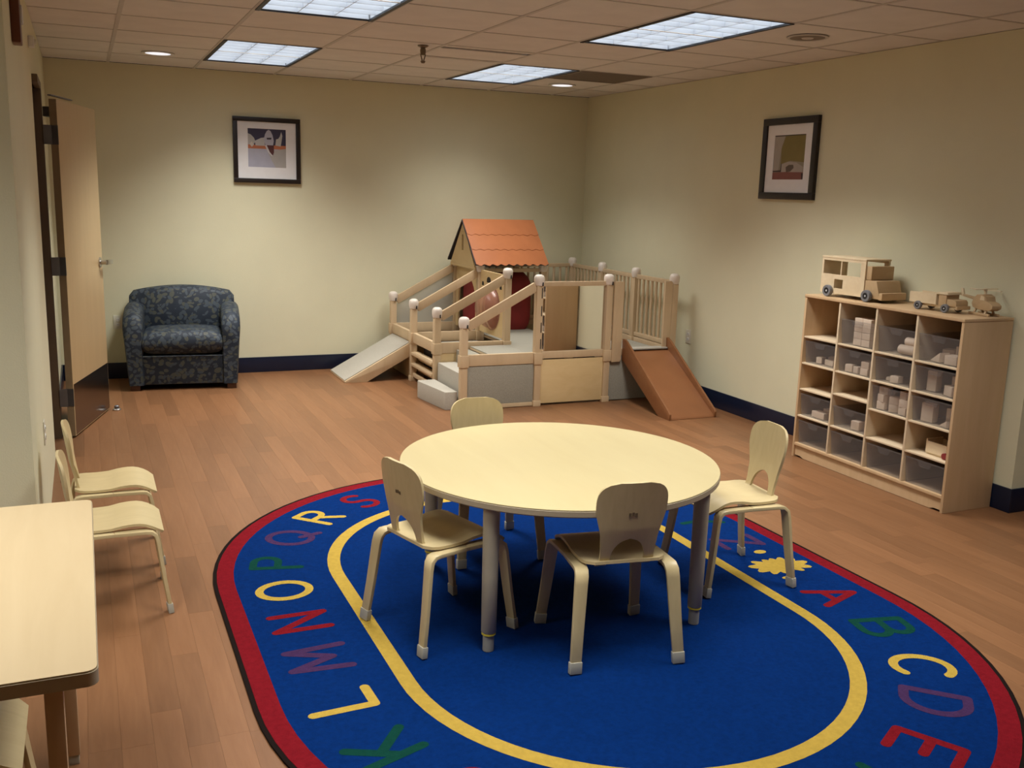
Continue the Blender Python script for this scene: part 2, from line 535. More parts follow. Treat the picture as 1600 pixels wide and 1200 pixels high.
# ------------------------------------------------------------------ ceiling troffers
def make_troffer():
    t = thing('ceiling_light', 'x', 'light')
    W, L = GDX, 2 * GDY
    wi, li = W / 2 - 0.016, L / 2 - 0.012
    for s in (-1, 1):
        MB().box(s * wi - 0.013, s * wi + 0.011, -li - 0.004, li + 0.004, -0.005, 0.006).build('side_shadow_gap', M['housing'], t)  # black strips stand in for the shadow gap round the fixture
        MB().box(-wi + 0.009, wi - 0.009, s * li - 0.004, s * li + 0.004, -0.003, 0.006).build('end_shadow_gap', M['housing'], t)
        MB().box(s * wi - 0.006, s * wi + 0.006, -li, li, 0.0065, 0.058).build('side_reflector', M['louvre'], t)
    MB().box(-wi + 0.007, wi - 0.007, -li + 0.006, li - 0.006, 0.050, 0.056).build('lamp_panel', M['tube'], t)
    for i in range(1, 3):
        x = -wi + 0.014 + (2 * wi - 0.028) * i / 3
        MB().box(x - 0.002, x + 0.002, -li + 0.01, li - 0.01, 0.005, 0.046).build('louvre_blade', M['louvre'], t, smooth=False)
    n = 8
    for i in range(0, n + 1):
        y = -li + 0.012 + (2 * li - 0.024) * i / n
        MB().box(-wi + 0.014, wi - 0.014, y - 0.003, y + 0.003, 0.005, 0.046).build('louvre_blade', M['louvre'], t, smooth=False)
    return t
tro = make_troffer()
names = {(2, 1): 'bright louvred ceiling light beside the dark ceiling grille, nearest the right corner',
         (5, 1): 'bright louvred ceiling light above the framed picture on the back wall',
         (2, 5): 'largest whole louvred ceiling light, beside the round ceiling speaker',
         (5, 5): 'louvred ceiling light cut off by the top edge of the photo',
         (2, 9): 'louvred ceiling light above the frame, over the right near side of the rug',
         (5, 9): 'louvred ceiling light above the frame, over the left near side of the rug',
         (8, 9): 'louvred ceiling light above the frame, over the near left table'}
for k, (c, r) in enumerate(LIGHTS):
    o = tro if k == 0 else copy_tree(tro)
    x0, x1, _, y1 = cell(c, r)
    y0 = cell(c, r + 1)[2]
    o.location = ((x0 + x1) / 2, (y0 + y1) / 2, H)
    o['label'] = names[c, r]
    o['group'] = 'louvred ceiling lights'
    ld = bpy.data.lights.new('troffer_lamp', 'AREA')
    ld.shape = 'RECTANGLE'; ld.size = 0.56; ld.size_y = 1.15
    ld.energy = LAMP_POWER * {(2, 9): 0.32, (5, 9): 0.36, (8, 9): 0.45}.get((c, r), 1.0); ld.color = LAMP_COLOUR
    ld.spread = math.radians(LAMP_SPREAD)
    lo = bpy.data.objects.new('troffer_lamp', ld)
    COL.objects.link(lo)
    lo.parent = o
    lo.location = (0, 0, 0.002)

# ------------------------------------------------------------------ other ceiling fittings
x0, x1, y0, y1 = cell(*VENT)
t = thing('return_grille', 'dark brown-grey square return air grille beside the corner ceiling light', 'vent', ((x0 + x1) / 2, (y0 + y1) / 2, H))
hx, hy = GDX / 2 - 0.014, GDY / 2 - 0.012
f = MB()
f.box(-hx, hx, -hy, -hy + 0.025, -0.003, 0.02); f.box(-hx, hx, hy - 0.025, hy, -0.003, 0.02)
f.box(-hx, -hx + 0.025, -hy + 0.025, hy - 0.025, -0.003, 0.02); f.box(hx - 0.025, hx, -hy + 0.025, hy - 0.025, -0.003, 0.02)
f.build('frame', M['grille'], t)
MB().box(-hx, hx, -hy, hy, 0.03, 0.034).build('backing', M['slot'], t)
for i in range(18):
    y = -hy + 0.04 + (2 * hy - 0.08) * i / 17
    MB().box(-hx + 0.025, hx - 0.025, y - 0.010, y + 0.010, 0.0, 0.004).build('slat', M['grille'], t, smooth=False)

x0, x1, y0, y1 = cell(*DIFF)
t = thing('air_diffuser', 'square air diffuser panel with two dark slots near the sprinkler', 'vent', ((x0 + x1) / 2, (y0 + y1) / 2, H))
MB().box(-hx, hx, -hy + 0.125, hy - 0.065, 0.001, 0.012).build('panel', M['tile'], t)
MB().box(-hx, hx, -hy, hy, 0.02, 0.026).build('backing', M['slot'], t)
MB().box(-hx, hx, -hy, -hy + 0.05, 0.001, 0.012).build('slot_lip', M['tile'], t)
MB().box(-hx, hx, hy - 0.03, hy, 0.001, 0.012).build('slot_lip', M['tile'], t)

for (x, y, lab) in ((-4.06, -0.85, 'white round recessed downlight near the left wall above the armchair'),
                    (-0.715, -0.86, 'white round recessed downlight near the right room corner')):
    t = thing('downlight', lab, 'light', (x, y, H), 0, 'round recessed downlights')
    MB().lathe([(0.090, 0.0), (0.118, 0.0), (0.120, -0.004), (0.116, -0.007), (0.092, -0.005), (0.090, 0.0)], 32).build('trim_ring', M['white'], t)
    MB().lathe([(0.0, -0.004), (0.090, -0.0035), (0.090, 0.002), (0.0, 0.002)][::-1], 32).build('lens', M['can'], t)

t = thing('ceiling_speaker', 'round perforated ceiling speaker grille beside the largest ceiling light', 'speaker', (-0.72, -4.07, H))
MB().lathe([(0.100, 0.0), (0.118, 0.0), (0.119, -0.005), (0.112, -0.008), (0.100, -0.006), (0.100, 0.0)], 32).build('rim', M['tbar'], t)
MB().lathe([(0.0, 0.002), (0.100, 0.002), (0.100, -0.004), (0.06, -0.006), (0.0, -0.007)], 32).build('grille_disc', M['grille'], t)
MB().lathe([(0.0, -0.004), (0.036, -0.006), (0.030, -0.010), (0.0, -0.012)][::-1], 24).build('centre_cone', M['tbar'], t)

t = thing('sprinkler', 'small dark brass fire sprinkler head hanging from the ceiling', 'sprinkler', (-2.51, -2.40, H))
MB().lathe([(0.0, 0.0), (0.036, 0.0), (0.036, -0.004), (0.026, -0.010), (0.012, -0.016), (0.0, -0.018)][::-1], 24).build('escutcheon', M['brass'], t)
MB().lathe([(0.014, -0.06), (0.018, -0.05), (0.020, -0.03), (0.014, -0.012)], 16).build('body', M['brass'], t)
a = MB()
a.beam((-0.017, 0, -0.055), (-0.005, 0, -0.095), 0.006, 0.006); a.beam((0.017, 0, -0.055), (0.005, 0, -0.095), 0.006, 0.006)
a.build('frame_arm', M['brass'], t)
MB().lathe([(0.0, -0.112), (0.010, -0.112), (0.016, -0.101), (0.016, -0.097), (0.0, -0.095)], 16).build('deflector', M['brass'], t)

# ------------------------------------------------------------------ door
HX, HY = -4.747, -2.033
ang = math.atan2(0.801, 0.226)
door = bpy.data.objects.new('door_1', None); COL.objects.link(door)
door.location = (HX, HY, 0); door.rotation_euler = (0, 0, ang)
struct(door, 'maple veneer door standing open against the left wall')
# local: x along the leaf, -y is the face seen, +y the face towards the wall
DWID, DTH, DTOP = 0.832, 0.045, 2.145
MB().box(0.0, DWID, 0.0, DTH, 0.012, DTOP).build('leaf', M['door'], door, bevel=0.002)
MB().box(-0.0015, 0.0, 0.001, DTH - 0.001, 0.013, DTOP - 0.001).build('leaf_edge', M['dooredge'], door)
MB().box(0.012, DWID - 0.012, -0.002, 0.0, 0.02, 0.355).build('kick_plate', M['kick'], door)
h = MB()
h.lathe([(0.0, 0), (0.036, 0), (0.036, 0.007), (0.015, 0.011), (0.014, 0.048), (0.0, 0.050)], 20,
        Matrix.Translation((DWID - 0.065, 0, 1.09)) @ Matrix.Rotation(PI / 2, 4, 'X'))
hd = h.build('handle', M['steel'], door)
MB().ribbon([(DWID - 0.060, -0.046, 1.09), (DWID - 0.02, -0.054, 1.09), (DWID + 0.035, -0.056, 1.088), (DWID + 0.060, -0.048, 1.086)],
            [0.036, 0.032, 0.028, 0.022], 0.016, (0, 0, 1)).build('lever', M['steel'], hd, bevel=0.003)
for z in (1.93, 1.12, 0.27):
    hg = MB()
    hg.box(-0.004, -0.0015, -0.002, DTH - 0.006, z - 0.058, z + 0.058)
    hg.lathe([(0.008, -0.058), (0.008, 0.058)], 12, Matrix.Translation((-0.006, DTH + 0.004, z)))
    ho = hg.build('hinge', M['hinge'], door)
    hm = Matrix.Rotation(-ang, 4, 'Z')
    hj = MB().box(-0.083, -0.036, -0.004, -0.001, z - 0.058, z + 0.058, hm)
    hj.build('jamb_plate', M['hinge'], ho)
cl = MB()
cl.beam((-0.03, 0.03, 2.165), (0.34, 0.012, 2.165), 0.022, 0.008)
cl.build('closer_arm', M['hinge'], door, bevel=0.002)
MB().box(0.02, 0.16, DTH, DTH + 0.045, 2.04, 2.10).build('closer_body', M['hinge'], door, bevel=0.004)
# frame round the doorway
fr = bpy.data.objects.new('trim_1', None); COL.objects.link(fr); fr.location = (XW, -2.0, 0)
struct(fr, 'dark brown painted door frame in the left wall')
FO = (XW, -2.0, 0)
MB().box(XW - 0.13, XW + 0.030, -2.030, -1.965, 0, 2.245).build('jamb', M['bronze'], fr, FO, bevel=0.002)
MB().box(XW, XW + 0.030, -1.965, -1.925, 0, 2.245).build('casing', M['bronze'], fr, FO, bevel=0.002)
MB().box(XW - 0.13, XW + 0.030, -2.478, -2.030, 2.20, 2.245).build('header', M['bronze'], fr, FO, bevel=0.002)
MB().box(XW - 0.13, XW - 0.002, -2.480, -2.455, 0, 2.20).build('jamb', M['bronze'], fr, FO, bevel=0.002)

t = thing('door_stop', 'small grey-blue floor door stop by the foot of the open door', 'door stop', (-4.475, -1.26, 0))
MB().lathe([(0.0, 0), (0.030, 0), (0.030, 0.008), (0.022, 0.014), (0.0, 0.016)], 20).build('base', M['steel'], t)
MB().lathe([(0.016, 0.012), (0.018, 0.03), (0.012, 0.036), (0.0, 0.037)], 16).build('bumper', M['hinge'], t)

# ------------------------------------------------------------------ wall fittings
def outlet(loc, rotz, label):
    t = thing('wall_outlet', label, 'outlet', loc, rotz, 'wall outlets')
    MB().box(-0.036, 0.036, -0.006, 0.0, -0.058, 0.058).build('cover_plate', M['outlet'], t, bevel=0.003)
    for s in (-1, 1):
        r = MB().lathe([(0.0, 0), (0.016, 0), (0.015, 0.003), (0.0, 0.003)], 16, Matrix.Translation((0, -0.006, 0.021 * s)) @ Matrix.Rotation(PI / 2, 4, 'X')).build('socket', M['white'], t)
        MB().box(-0.007, -0.005, -0.0097, -0.0088, 0.021 * s - 0.005, 0.021 * s + 0.005).box(0.005, 0.007, -0.0097, -0.0088, 0.021 * s - 0.005, 0.021 * s + 0.005).build('pin_slot', M['slot'], r)
outlet((-4.405, 0.0, 0.485), 0, 'ivory wall outlet beside the left arm of the armchair')
outlet((0.0, -2.0, 0.515), -PI / 2, 'ivory wall outlet on right wall beside the play fence')
outlet((XW, -3.75, 0.46), PI / 2, 'ivory wall outlet low on the left wall by the small chairs')

t = thing('fire_alarm', 'dark red fire alarm strobe high on the left wall', 'alarm', (XW, -4.20, 2.30), PI / 2)
MB().box(-0.06, 0.06, -0.035, 0.0, -0.10, 0.085).build('housing', M['alarm'], t, bevel=0.006)
MB().box(-0.03, 0.03, -0.044, -0.035, -0.02, 0.05).build('strobe_lens', M['white'], t, bevel=0.003)
t = thing('wall_sensor', 'small white sensor at the edge of the left wall above the doorway', 'sensor', (XW, -2.62, 2.40), PI / 2)
MB().box(-0.035, 0.035, -0.03, 0.0, -0.03, 0.03).build('case', M['white'], t, bevel=0.006)
MB().lathe([(0.0, 0), (0.016, 0), (0.012, 0.010), (0.0, 0.013)], 16, Matrix.Translation((0, -0.03, 0)) @ Matrix.Rotation(PI / 2, 4, 'X')).build('sensor_eye', M['outlet'], t)

# ------------------------------------------------------------------ framed pictures (local: x along wall, -y out of wall)
def picture(name_label, loc, rotz, w, h, fw, pw, ph, shapes, dz=0.0):
    t = thing('framed_picture', name_label, 'picture', loc, rotz, 'framed pictures')
    f = MB()
    d0, d1 = -0.030, 0.0
    f.box(-w / 2, w / 2, d0, d1, h / 2 - fw, h / 2); f.box(-w / 2, w / 2, d0, d1, -h / 2, -h / 2 + fw)
    f.box(-w / 2, -w / 2 + fw, d0, d1, -h / 2 + fw, h / 2 - fw); f.box(w / 2 - fw, w / 2, d0, d1, -h / 2 + fw, h / 2 - fw)
    f.build('frame', M['blackframe'], t, bevel=0.003)
    mt = MB()
    y0, y1 = -0.016, -0.012
    iw, ih = w / 2 - fw, h / 2 - fw
    mt.box(-iw, iw, y0, y1, dz + ph / 2, ih); mt.box(-iw, iw, y0, y1, -ih, dz - ph / 2)
    mt.box(-iw, -pw / 2, y0, y1, dz - ph / 2, dz + ph / 2); mt.box(pw / 2, iw, y0, y1, dz - ph / 2, dz + ph / 2)
    mt.build('mat_board', M['mat'], t, smooth=False)
    p = MB().box(-pw / 2, pw / 2, -0.0125, -0.008, dz - ph / 2, dz + ph / 2).build('print', flat('print_ground', shapes[0][1]), t, smooth=False)
    for k, (pts, col) in enumerate(shapes[1:]):
        yy = -0.0126 - 0.0002 * (k + 1)
        MB().poly([((x - 0.5) * pw, yy, dz + (0.5 - z) * ph) for x, z in pts]).build('printed_shape', flat('print_ink', col), p, smooth=False)

def dome(cx, x0, x1, zt, zb, n=14, pw_=2.0):
    pts = []
    for i in range(n + 1):
        a = PI * i / n
        pts.append((cx - (cx - x0) * math.cos(a) if a < PI / 2 else cx + (x1 - cx) * -math.cos(a), zb - (zb - zt) * math.sin(a) ** (1 / pw_ * 1.2)))
    return pts
NAVY, GREYW, ORANGE, PALE, MAROON = (0.045, 0.042, 0.085), (0.44, 0.43, 0.45), (0.50, 0.17, 0.08), (0.46, 0.46, 0.55), (0.10, 0.03, 0.03)
shapesA = [((), (0.43, 0.43, 0.52)),
           ([(0, 0), (1, 0), (1, 0.44), (0, 0.44)], NAVY),
           ([(0, 0.42), (1, 0.42), (1, 0.52), (0, 0.52)], ORANGE),
           ([(1, 0.50), (1, 1), (0.72, 1), (0.62, 0.82), (0.5, 0.55), (0.66, 0.55)], (0.42, 0.40, 0.38)),
           ([(0.0, 0.13), (0.08, 0.16), (0.16, 0.24), (0.20, 0.34), (0.14, 0.42), (0.0, 0.42)], (0.46, 0.45, 0.43)),
           ([(0.18, 0.32), (0.34, 0.24), (0.44, 0.22), (0.44, 0.44), (0.2, 0.44)], (0.50, 0.49, 0.49)),
           ([(0.42, 0.26), (0.45, 0.14), (0.50, 0.05), (0.55, 0.02), (0.60, 0.05), (0.65, 0.16), (0.68, 0.30), (0.66, 0.42), (0.46, 0.43)], PALE),
           ([(0.49, 0.23), (0.62, 0.22), (0.61, 0.27), (0.50, 0.27)], (0.05, 0.04, 0.05)),
           ([(0.04, 0.40), (0.10, 0.34), (0.16, 0.42), (0.10, 0.48)], (0.62, 0.56, 0.50)),
           ([(0.72, 0.42), (0.74, 0.26), (0.80, 0.24), (0.84, 0.18), (0.88, 0.06), (0.91, 0.16), (0.88, 0.34), (0.86, 0.44)], (0.50, 0.49, 0.47)),
           ([(0.44, 0.42), (0.49, 0.42), (0.56, 0.58), (0.66, 0.69), (0.62, 0.70), (0.52, 0.60)], (0.62, 0.60, 0.60)),
           ([(0.49, 0.42), (0.68, 0.42), (0.68, 0.60), (0.65, 0.69), (0.57, 0.60)], MAROON)]
picture('square black-framed abstract print with orange band on the back wall', (-3.133, 0.0, 1.957), 0, 0.575, 0.555, 0.038, 0.325, 0.325, shapesA, 0.02)
shapesB = [((), (0.30, 0.27, 0.20)),
           ([(0, 0), (0.34, 0), (0.24, 0.25), (0.2, 0.6), (0.18, 0.8), (0, 0.8)], (0.40, 0.36, 0.31)),
           ([(0.35, 0.03), (1, 0.0), (1, 0.62), (0.55, 0.58), (0.25, 0.65), (0.24, 0.30)], (0.23, 0.185, 0.06)),
           ([(0, 0), (1, 0), (1, 0.02), (0, 0.025)], (0.05, 0.04, 0.03)),
           ([(0.26, 0.66), (0.5, 0.60), (0.75, 0.62), (0.97, 0.72), (0.97, 0.86), (0.26, 0.86)], (0.42, 0.37, 0.33)),
           ([(0.42, 0.72), (0.52, 0.67), (0.66, 0.67), (0.68, 0.74), (0.58, 0.82), (0.44, 0.84)], (0.13, 0.10, 0.08)),
           ([(0, 0.80), (0.25, 0.79), (0.26, 0.64), (0.28, 0.64), (0.28, 0.83), (0, 0.83)], (0.06, 0.04, 0.04)),
           ([(0, 0.84), (0.4, 0.83), (1, 0.84), (1, 1), (0, 1)], (0.24, 0.09, 0.075)),
           ([(0.93, 0.86), (1, 0.86), (1, 1), (0.95, 1)], (0.05, 0.03, 0.03))]
picture('tall black-framed print in olive tones on the right wall', (0.0, -3.12, 1.957), -PI / 2, 0.590, 0.570, 0.048, 0.335, 0.310, shapesB, 0.01)

# ------------------------------------------------------------------ alphabet rug
RZ = 0.009
rug = thing('alphabet_rug', 'blue oval alphabet rug with red border under the round table', 'rug', (RUG_X, (RUG_C1 + RUG_C2) / 2, 0))
RO = (RUG_X, (RUG_C1 + RUG_C2) / 2, 0)
def stadium(r, n=40):
    pts = []
    for i in range(n + 1):
        a = PI * i / n
        pts.append((RUG_X + r * math.cos(a), RUG_C1 + r * math.sin(a)))
    for i in range(n + 1):
        a = PI + PI * i / n
        pts.append((RUG_X + r * math.cos(a), RUG_C2 + r * math.sin(a)))
    return pts
def stadium_ring(r0, r1, z0, z1):
    m = MB()
    a, b = stadium(r0), stadium(r1)
    n = len(a)
    v = [[m.bm.verts.new((x, y, z)) for x, y in p] for p, z in ((a, z0), (b, z0), (b, z1), (a, z1))]
    for k in range(4):
        p, q = v[k], v[(k + 1) % 4]
        for i in range(n):
            j = (i + 1) % n
            m.bm.faces.new((p[i], p[j], q[j], q[i]))
    return m
MB().prism([(x, y, 0.0005) for x, y in stadium(1.276)], (0, 0, RZ - 0.0005)).build('pile_field', M['rug'], rug, RO)
stadium_ring(1.276, 1.346, 0.0005, RZ).build('red_border', M['rugred'], rug, RO)
stadium_ring(1.346, 1.362, 0.0005, RZ - 0.001).build('binding', M['rugbind'], rug, RO)
stadium_ring(0.815, 0.872, RZ - 0.001, RZ + 0.0006).build('yellow_stripe', M['rugyellow'], rug, RO)

def arc(cx, cy, rx, ry, a0, a1, n=14):
    return [(cx + rx * math.cos(math.radians(a0 + (a1 - a0) * i / n)), cy + ry * math.sin(math.radians(a0 + (a1 - a0) * i / n))) for i in range(n + 1)]
GL = {
 'A': [[(0, 0), (.36, 1), (.72, 0)], [(.14, .36), (.58, .36)]],
 'B': [[(0, 0), (0, 1), (.36, 1)] + arc(.36, .76, .24, .24, 90, -90) + [(0, .52)], [(.36, .52)] + arc(.38, .26, .28, .26, 90, -90) + [(0, 0)]],
 'C': [arc(.40, .5, .40, .5, 48, 312, 24)],
 'D': [[(0, 0), (0, 1), (.28, 1)] + arc(.28, .5, .42, .5, 90, -90, 20) + [(0, 0)]],
 'E': [[(.58, 1), (0, 1), (0, 0), (.58, 0)], [(0, .52), (.48, .52)]],
 'F': [[(.58, 1), (0, 1), (0, 0)], [(0, .52), (.46, .52)]],
 'G': [arc(.42, .5, .42, .5, 48, 345, 24) + [(.82, .44), (.48, .44)]],
 'H': [[(0, 0), (0, 1)], [(.64, 0), (.64, 1)], [(0, .5), (.64, .5)]],
 'I': [[(.1, 0), (.1, 1)]],
 'J': [[(.5, 1), (.5, .28)] + arc(.25, .28, .25, .28, 0, -180)],
 'K': [[(0, 0), (0, 1)], [(.58, 1), (.02, .42)], [(.22, .60), (.62, 0)]],
 'L': [[(0, 1), (0, 0), (.56, 0)]],
 'M': [[(0, 0), (.08, 1), (.42, .25), (.76, 1), (.84, 0)]],
 'N': [[(0, 0), (0, 1), (.66, 0), (.66, 1)]],
 'O': [arc(.42, .5, .42, .5, 0, 360, 32)],
 'P': [[(0, 0), (0, 1), (.34, 1)] + arc(.34, .74, .26, .26, 90, -90) + [(0, .48)]],
 'Q': [arc(.42, .5, .42, .5, 0, 360, 32), [(.52, .26), (.86, -.06)]],
 'R': [[(0, 0), (0, 1), (.34, 1)] + arc(.34, .75, .26, .25, 90, -90) + [(0, .5)], [(.28, .5), (.62, 0)]],
 'S': [arc(.32, .75, .28, .25, 40, 270, 16) + arc(.32, .25, .30, .25, 90, -140, 16)],
 'T': [[(0, 1), (.7, 1)], [(.35, 1), (.35, 0)]],
 'U': [[(0, 1), (0, .3)] + arc(.32, .3, .32, .3, 180, 360) + [(.64, 1)]],
 'V': [[(0, 1), (.34, 0), (.68, 1)]],
 'W': [[(0, 1), (.22, 0), (.45, .8), (.68, 0), (.9, 1)]],
 'X': [[(0, 0), (.64, 1)], [(.64, 0), (0, 1)]],
 'Y': [[(0, 1), (.33, .5), (.66, 1)], [(.33, .5), (.33, 0)]],
 'Z': [[(0, 1), (.64, 1), (0, 0), (.64, 0)]],
}
def path(s):
    """point and outward direction on the letter track, s measured from the splash, clockwise"""
    r = 1.092
    st = RUG_C1 - RUG_C2
    y_start = -5.45
    s0 = y_start - RUG_C2
    full = 2 * st + 2 * PI * r
    s = s % full
    if s < s0: return (RUG_X + r, y_start - s), (1, 0)
    s -= s0
    if s < PI * r:
        a = -s / r
        return (RUG_X + r * math.cos(a), RUG_C2 + r * math.sin(a)), (math.cos(a), math.sin(a))
    s -= PI * r
    if s < st: return (RUG_X - r, RUG_C2 + s), (-1, 0)
    s -= st
    if s < PI * r:
        a = PI - s / r
        return (RUG_X + r * math.cos(a), RUG_C1 + r * math.sin(a)), (math.cos(a), math.sin(a))
    s -= PI * r
    return (RUG_X + r, RUG_C1 - s), (1, 0)
def letter(ch, s, mat):
    (px, py), (ux, uy) = path(s)
    rx, ry = uy, -ux                       # right hand of someone looking outwards
    strokes = GL[ch]
    wid = max(x for st in strokes for x, _ in st)
    hgt, sw = 0.205, 0.034
    m = MB()
    lay = 0
    def W(x, y, z):
        a, b = (x - wid / 2) * hgt, (y - 0.5) * hgt
        return (px + rx * a + ux * b, py + ry * a + uy * b, z)
    for st in strokes:
        for (xa, ya), (xb, yb) in zip(st, st[1:]):
            lay += 1
            z = RZ + 0.0006 + 0.00001 * lay
            dx, dy = xb - xa, yb - ya
            l = math.hypot(dx, dy)
            if l < 1e-6: continue
            nx, ny = -dy / l * sw / 2 / hgt, dx / l * sw / 2 / hgt
            pts = []
            a0 = math.atan2(ny, nx)
            k = sw / 2 / hgt
            for i in range(7):
                a = a0 + PI * i / 6
                pts.append(W(xa + k * math.cos(a), ya + k * math.sin(a), z))
            for i in range(7):
                a = a0 + PI + PI * i / 6
                pts.append(W(xb + k * math.cos(a), yb + k * math.sin(a), z))
            m.poly(pts)
    bm = m.bm
    bmesh.ops.recalc_face_normals(bm, faces=bm.faces[:])
    for f_ in bm.faces:
        if f_.normal.z < 0: f_.normal_flip()
    bmesh.ops.translate(bm, vec=-Vector(RO), verts=bm.verts[:])
    me = bpy.data.meshes.new('letter'); bm.to_mesh(me); bm.free()
    me.materials.append(M[mat])
    o = put('letter', me, rug)
    o['label'] = '%s letter %s' % (mat.replace('rug', ''), ch)
full = 2 * (RUG_C1 - RUG_C2) + 2 * PI * 1.092
cols = dict(zip('ABCDEFGHIJKLMNOPQRSTUVWXYZ',
    ['rugred', 'ruggreen', 'rugyellow', 'rugpurple', 'rugred', 'ruggreen', 'rugyellow', 'rugpurple', 'ruggreen', 'rugred', 'ruggreen', 'rugyellow', 'rugpurple',
     'rugred', 'rugyellow', 'ruggreen', 'rugpurple', 'rugyellow', 'rugred', 'ruggreen', 'rugyellow', 'rugpurple', 'rugred', 'rugyellow', 'ruggreen', 'rugpurple']))
for i, ch in enumerate('ABCDEFGHIJKLMNOPQRSTUVWXYZ'):
    n = i + 1
    if n <= 19: s = n * 0.319 + (0.04 if n < 4 else 0.0)
    elif n <= 24: s = 6.061 + (n - 19) * (full - 0.655 - 6.061) / 6
    else: s = full - 0.327 * (27 - n)
    letter(ch, s, cols[ch])
# paint splash between Z and A
(px, py), (ux, uy) = path(0.0)
sp = []
rad = [.120, .150, .155, .135, .115, .100, .105, .140, .160, .150, .130, .105, .095]
nl = len(rad)
for i, r in enumerate(rad):
    for da, k in ((-0.5, None), (-0.22, 0.94), (0.0, 1.0), (0.22, 0.94)):
        a = 2 * PI * (i + da) / nl - 2 * 2 * PI / nl
        rr0 = 0.80 * min(r, rad[i - 1]) if k is None else r * k
        sp.append((px + rr0 * 1.0 * math.cos(a), py + rr0 * 0.90 * math.sin(a), RZ + 0.0007))
m = MB(); m.poly(sp)
for (dx, dy, r) in ((0.02, 0.175, 0.022), (-0.07, -0.130, 0.014)):
    m.poly([(px + dx + r * 1.5 * math.cos(2 * PI * i / 14), py + dy + r * math.sin(2 * PI * i / 14), RZ + 0.0007) for i in range(14)])
o = m.build('paint_splash', M['rugyellow'], rug, RO, smooth=False)
for p in o.data.polygons:
    if p.normal.z < 0: p.flip()
o['label'] = 'yellow paint splash motif'

# ------------------------------------------------------------------ round table
TX, TY, TR, TZ = -2.886, -5.372, 0.653, 0.591
tab = thing('round_table', 'round pale maple activity table on adjustable legs over the blue rug', 'table', (TX, TY, RZ + 0.0015))
TT = TZ - RZ
MB().lathe([(0.0, TT - 0.004), (TR - 0.003, TT - 0.004), (TR - 0.001, TT - 0.002), (TR - 0.002, TT), (0.0, TT)], 96).build('table_top', M['maple'], tab)
MB().lathe([(0.0, TT - 0.030), (TR - 0.006, TT - 0.030), (TR, TT - 0.025), (TR, TT - 0.006), (TR - 0.003, TT - 0.0042), (0.0, TT - 0.0042)], 96).build('edge_band', M['maple_edge'], tab)
for k in range(4):
    a = math.radians(40.5 + 90 * k)
    lx, ly = 0.605 * math.cos(a), 0.605 * math.sin(a)
    lg = MB().lathe([(0.026, 0.072), (0.028, 0.075), (0.0295, 0.30), (0.031, TT - 0.0305)], 24, centre=(lx, ly, 0)).build('leg', M['tableleg'], tab)
    MB().lathe([(0.0, 0.0), (0.0205, 0.0), (0.021, 0.003), (0.021, 0.062)], 20, centre=(lx, ly, 0)).build('leg_insert', M['capgrey'], lg)
    MB().lathe([(0.024, 0.062), (0.0265, 0.064), (0.0265, 0.070), (0.024, 0.072)], 20, centre=(lx, ly, 0)).build('ring', M['yring'], lg)
    pl = MB()
    pl.lathe([(0.0, TT - 0.040), (0.05, TT - 0.040), (0.055, TT - 0.0302), (0.0, TT - 0.0302)], 20, centre=(lx * 0.93, ly * 0.93, 0))
    pl.build('mount_plate', M['tableleg'], lg)

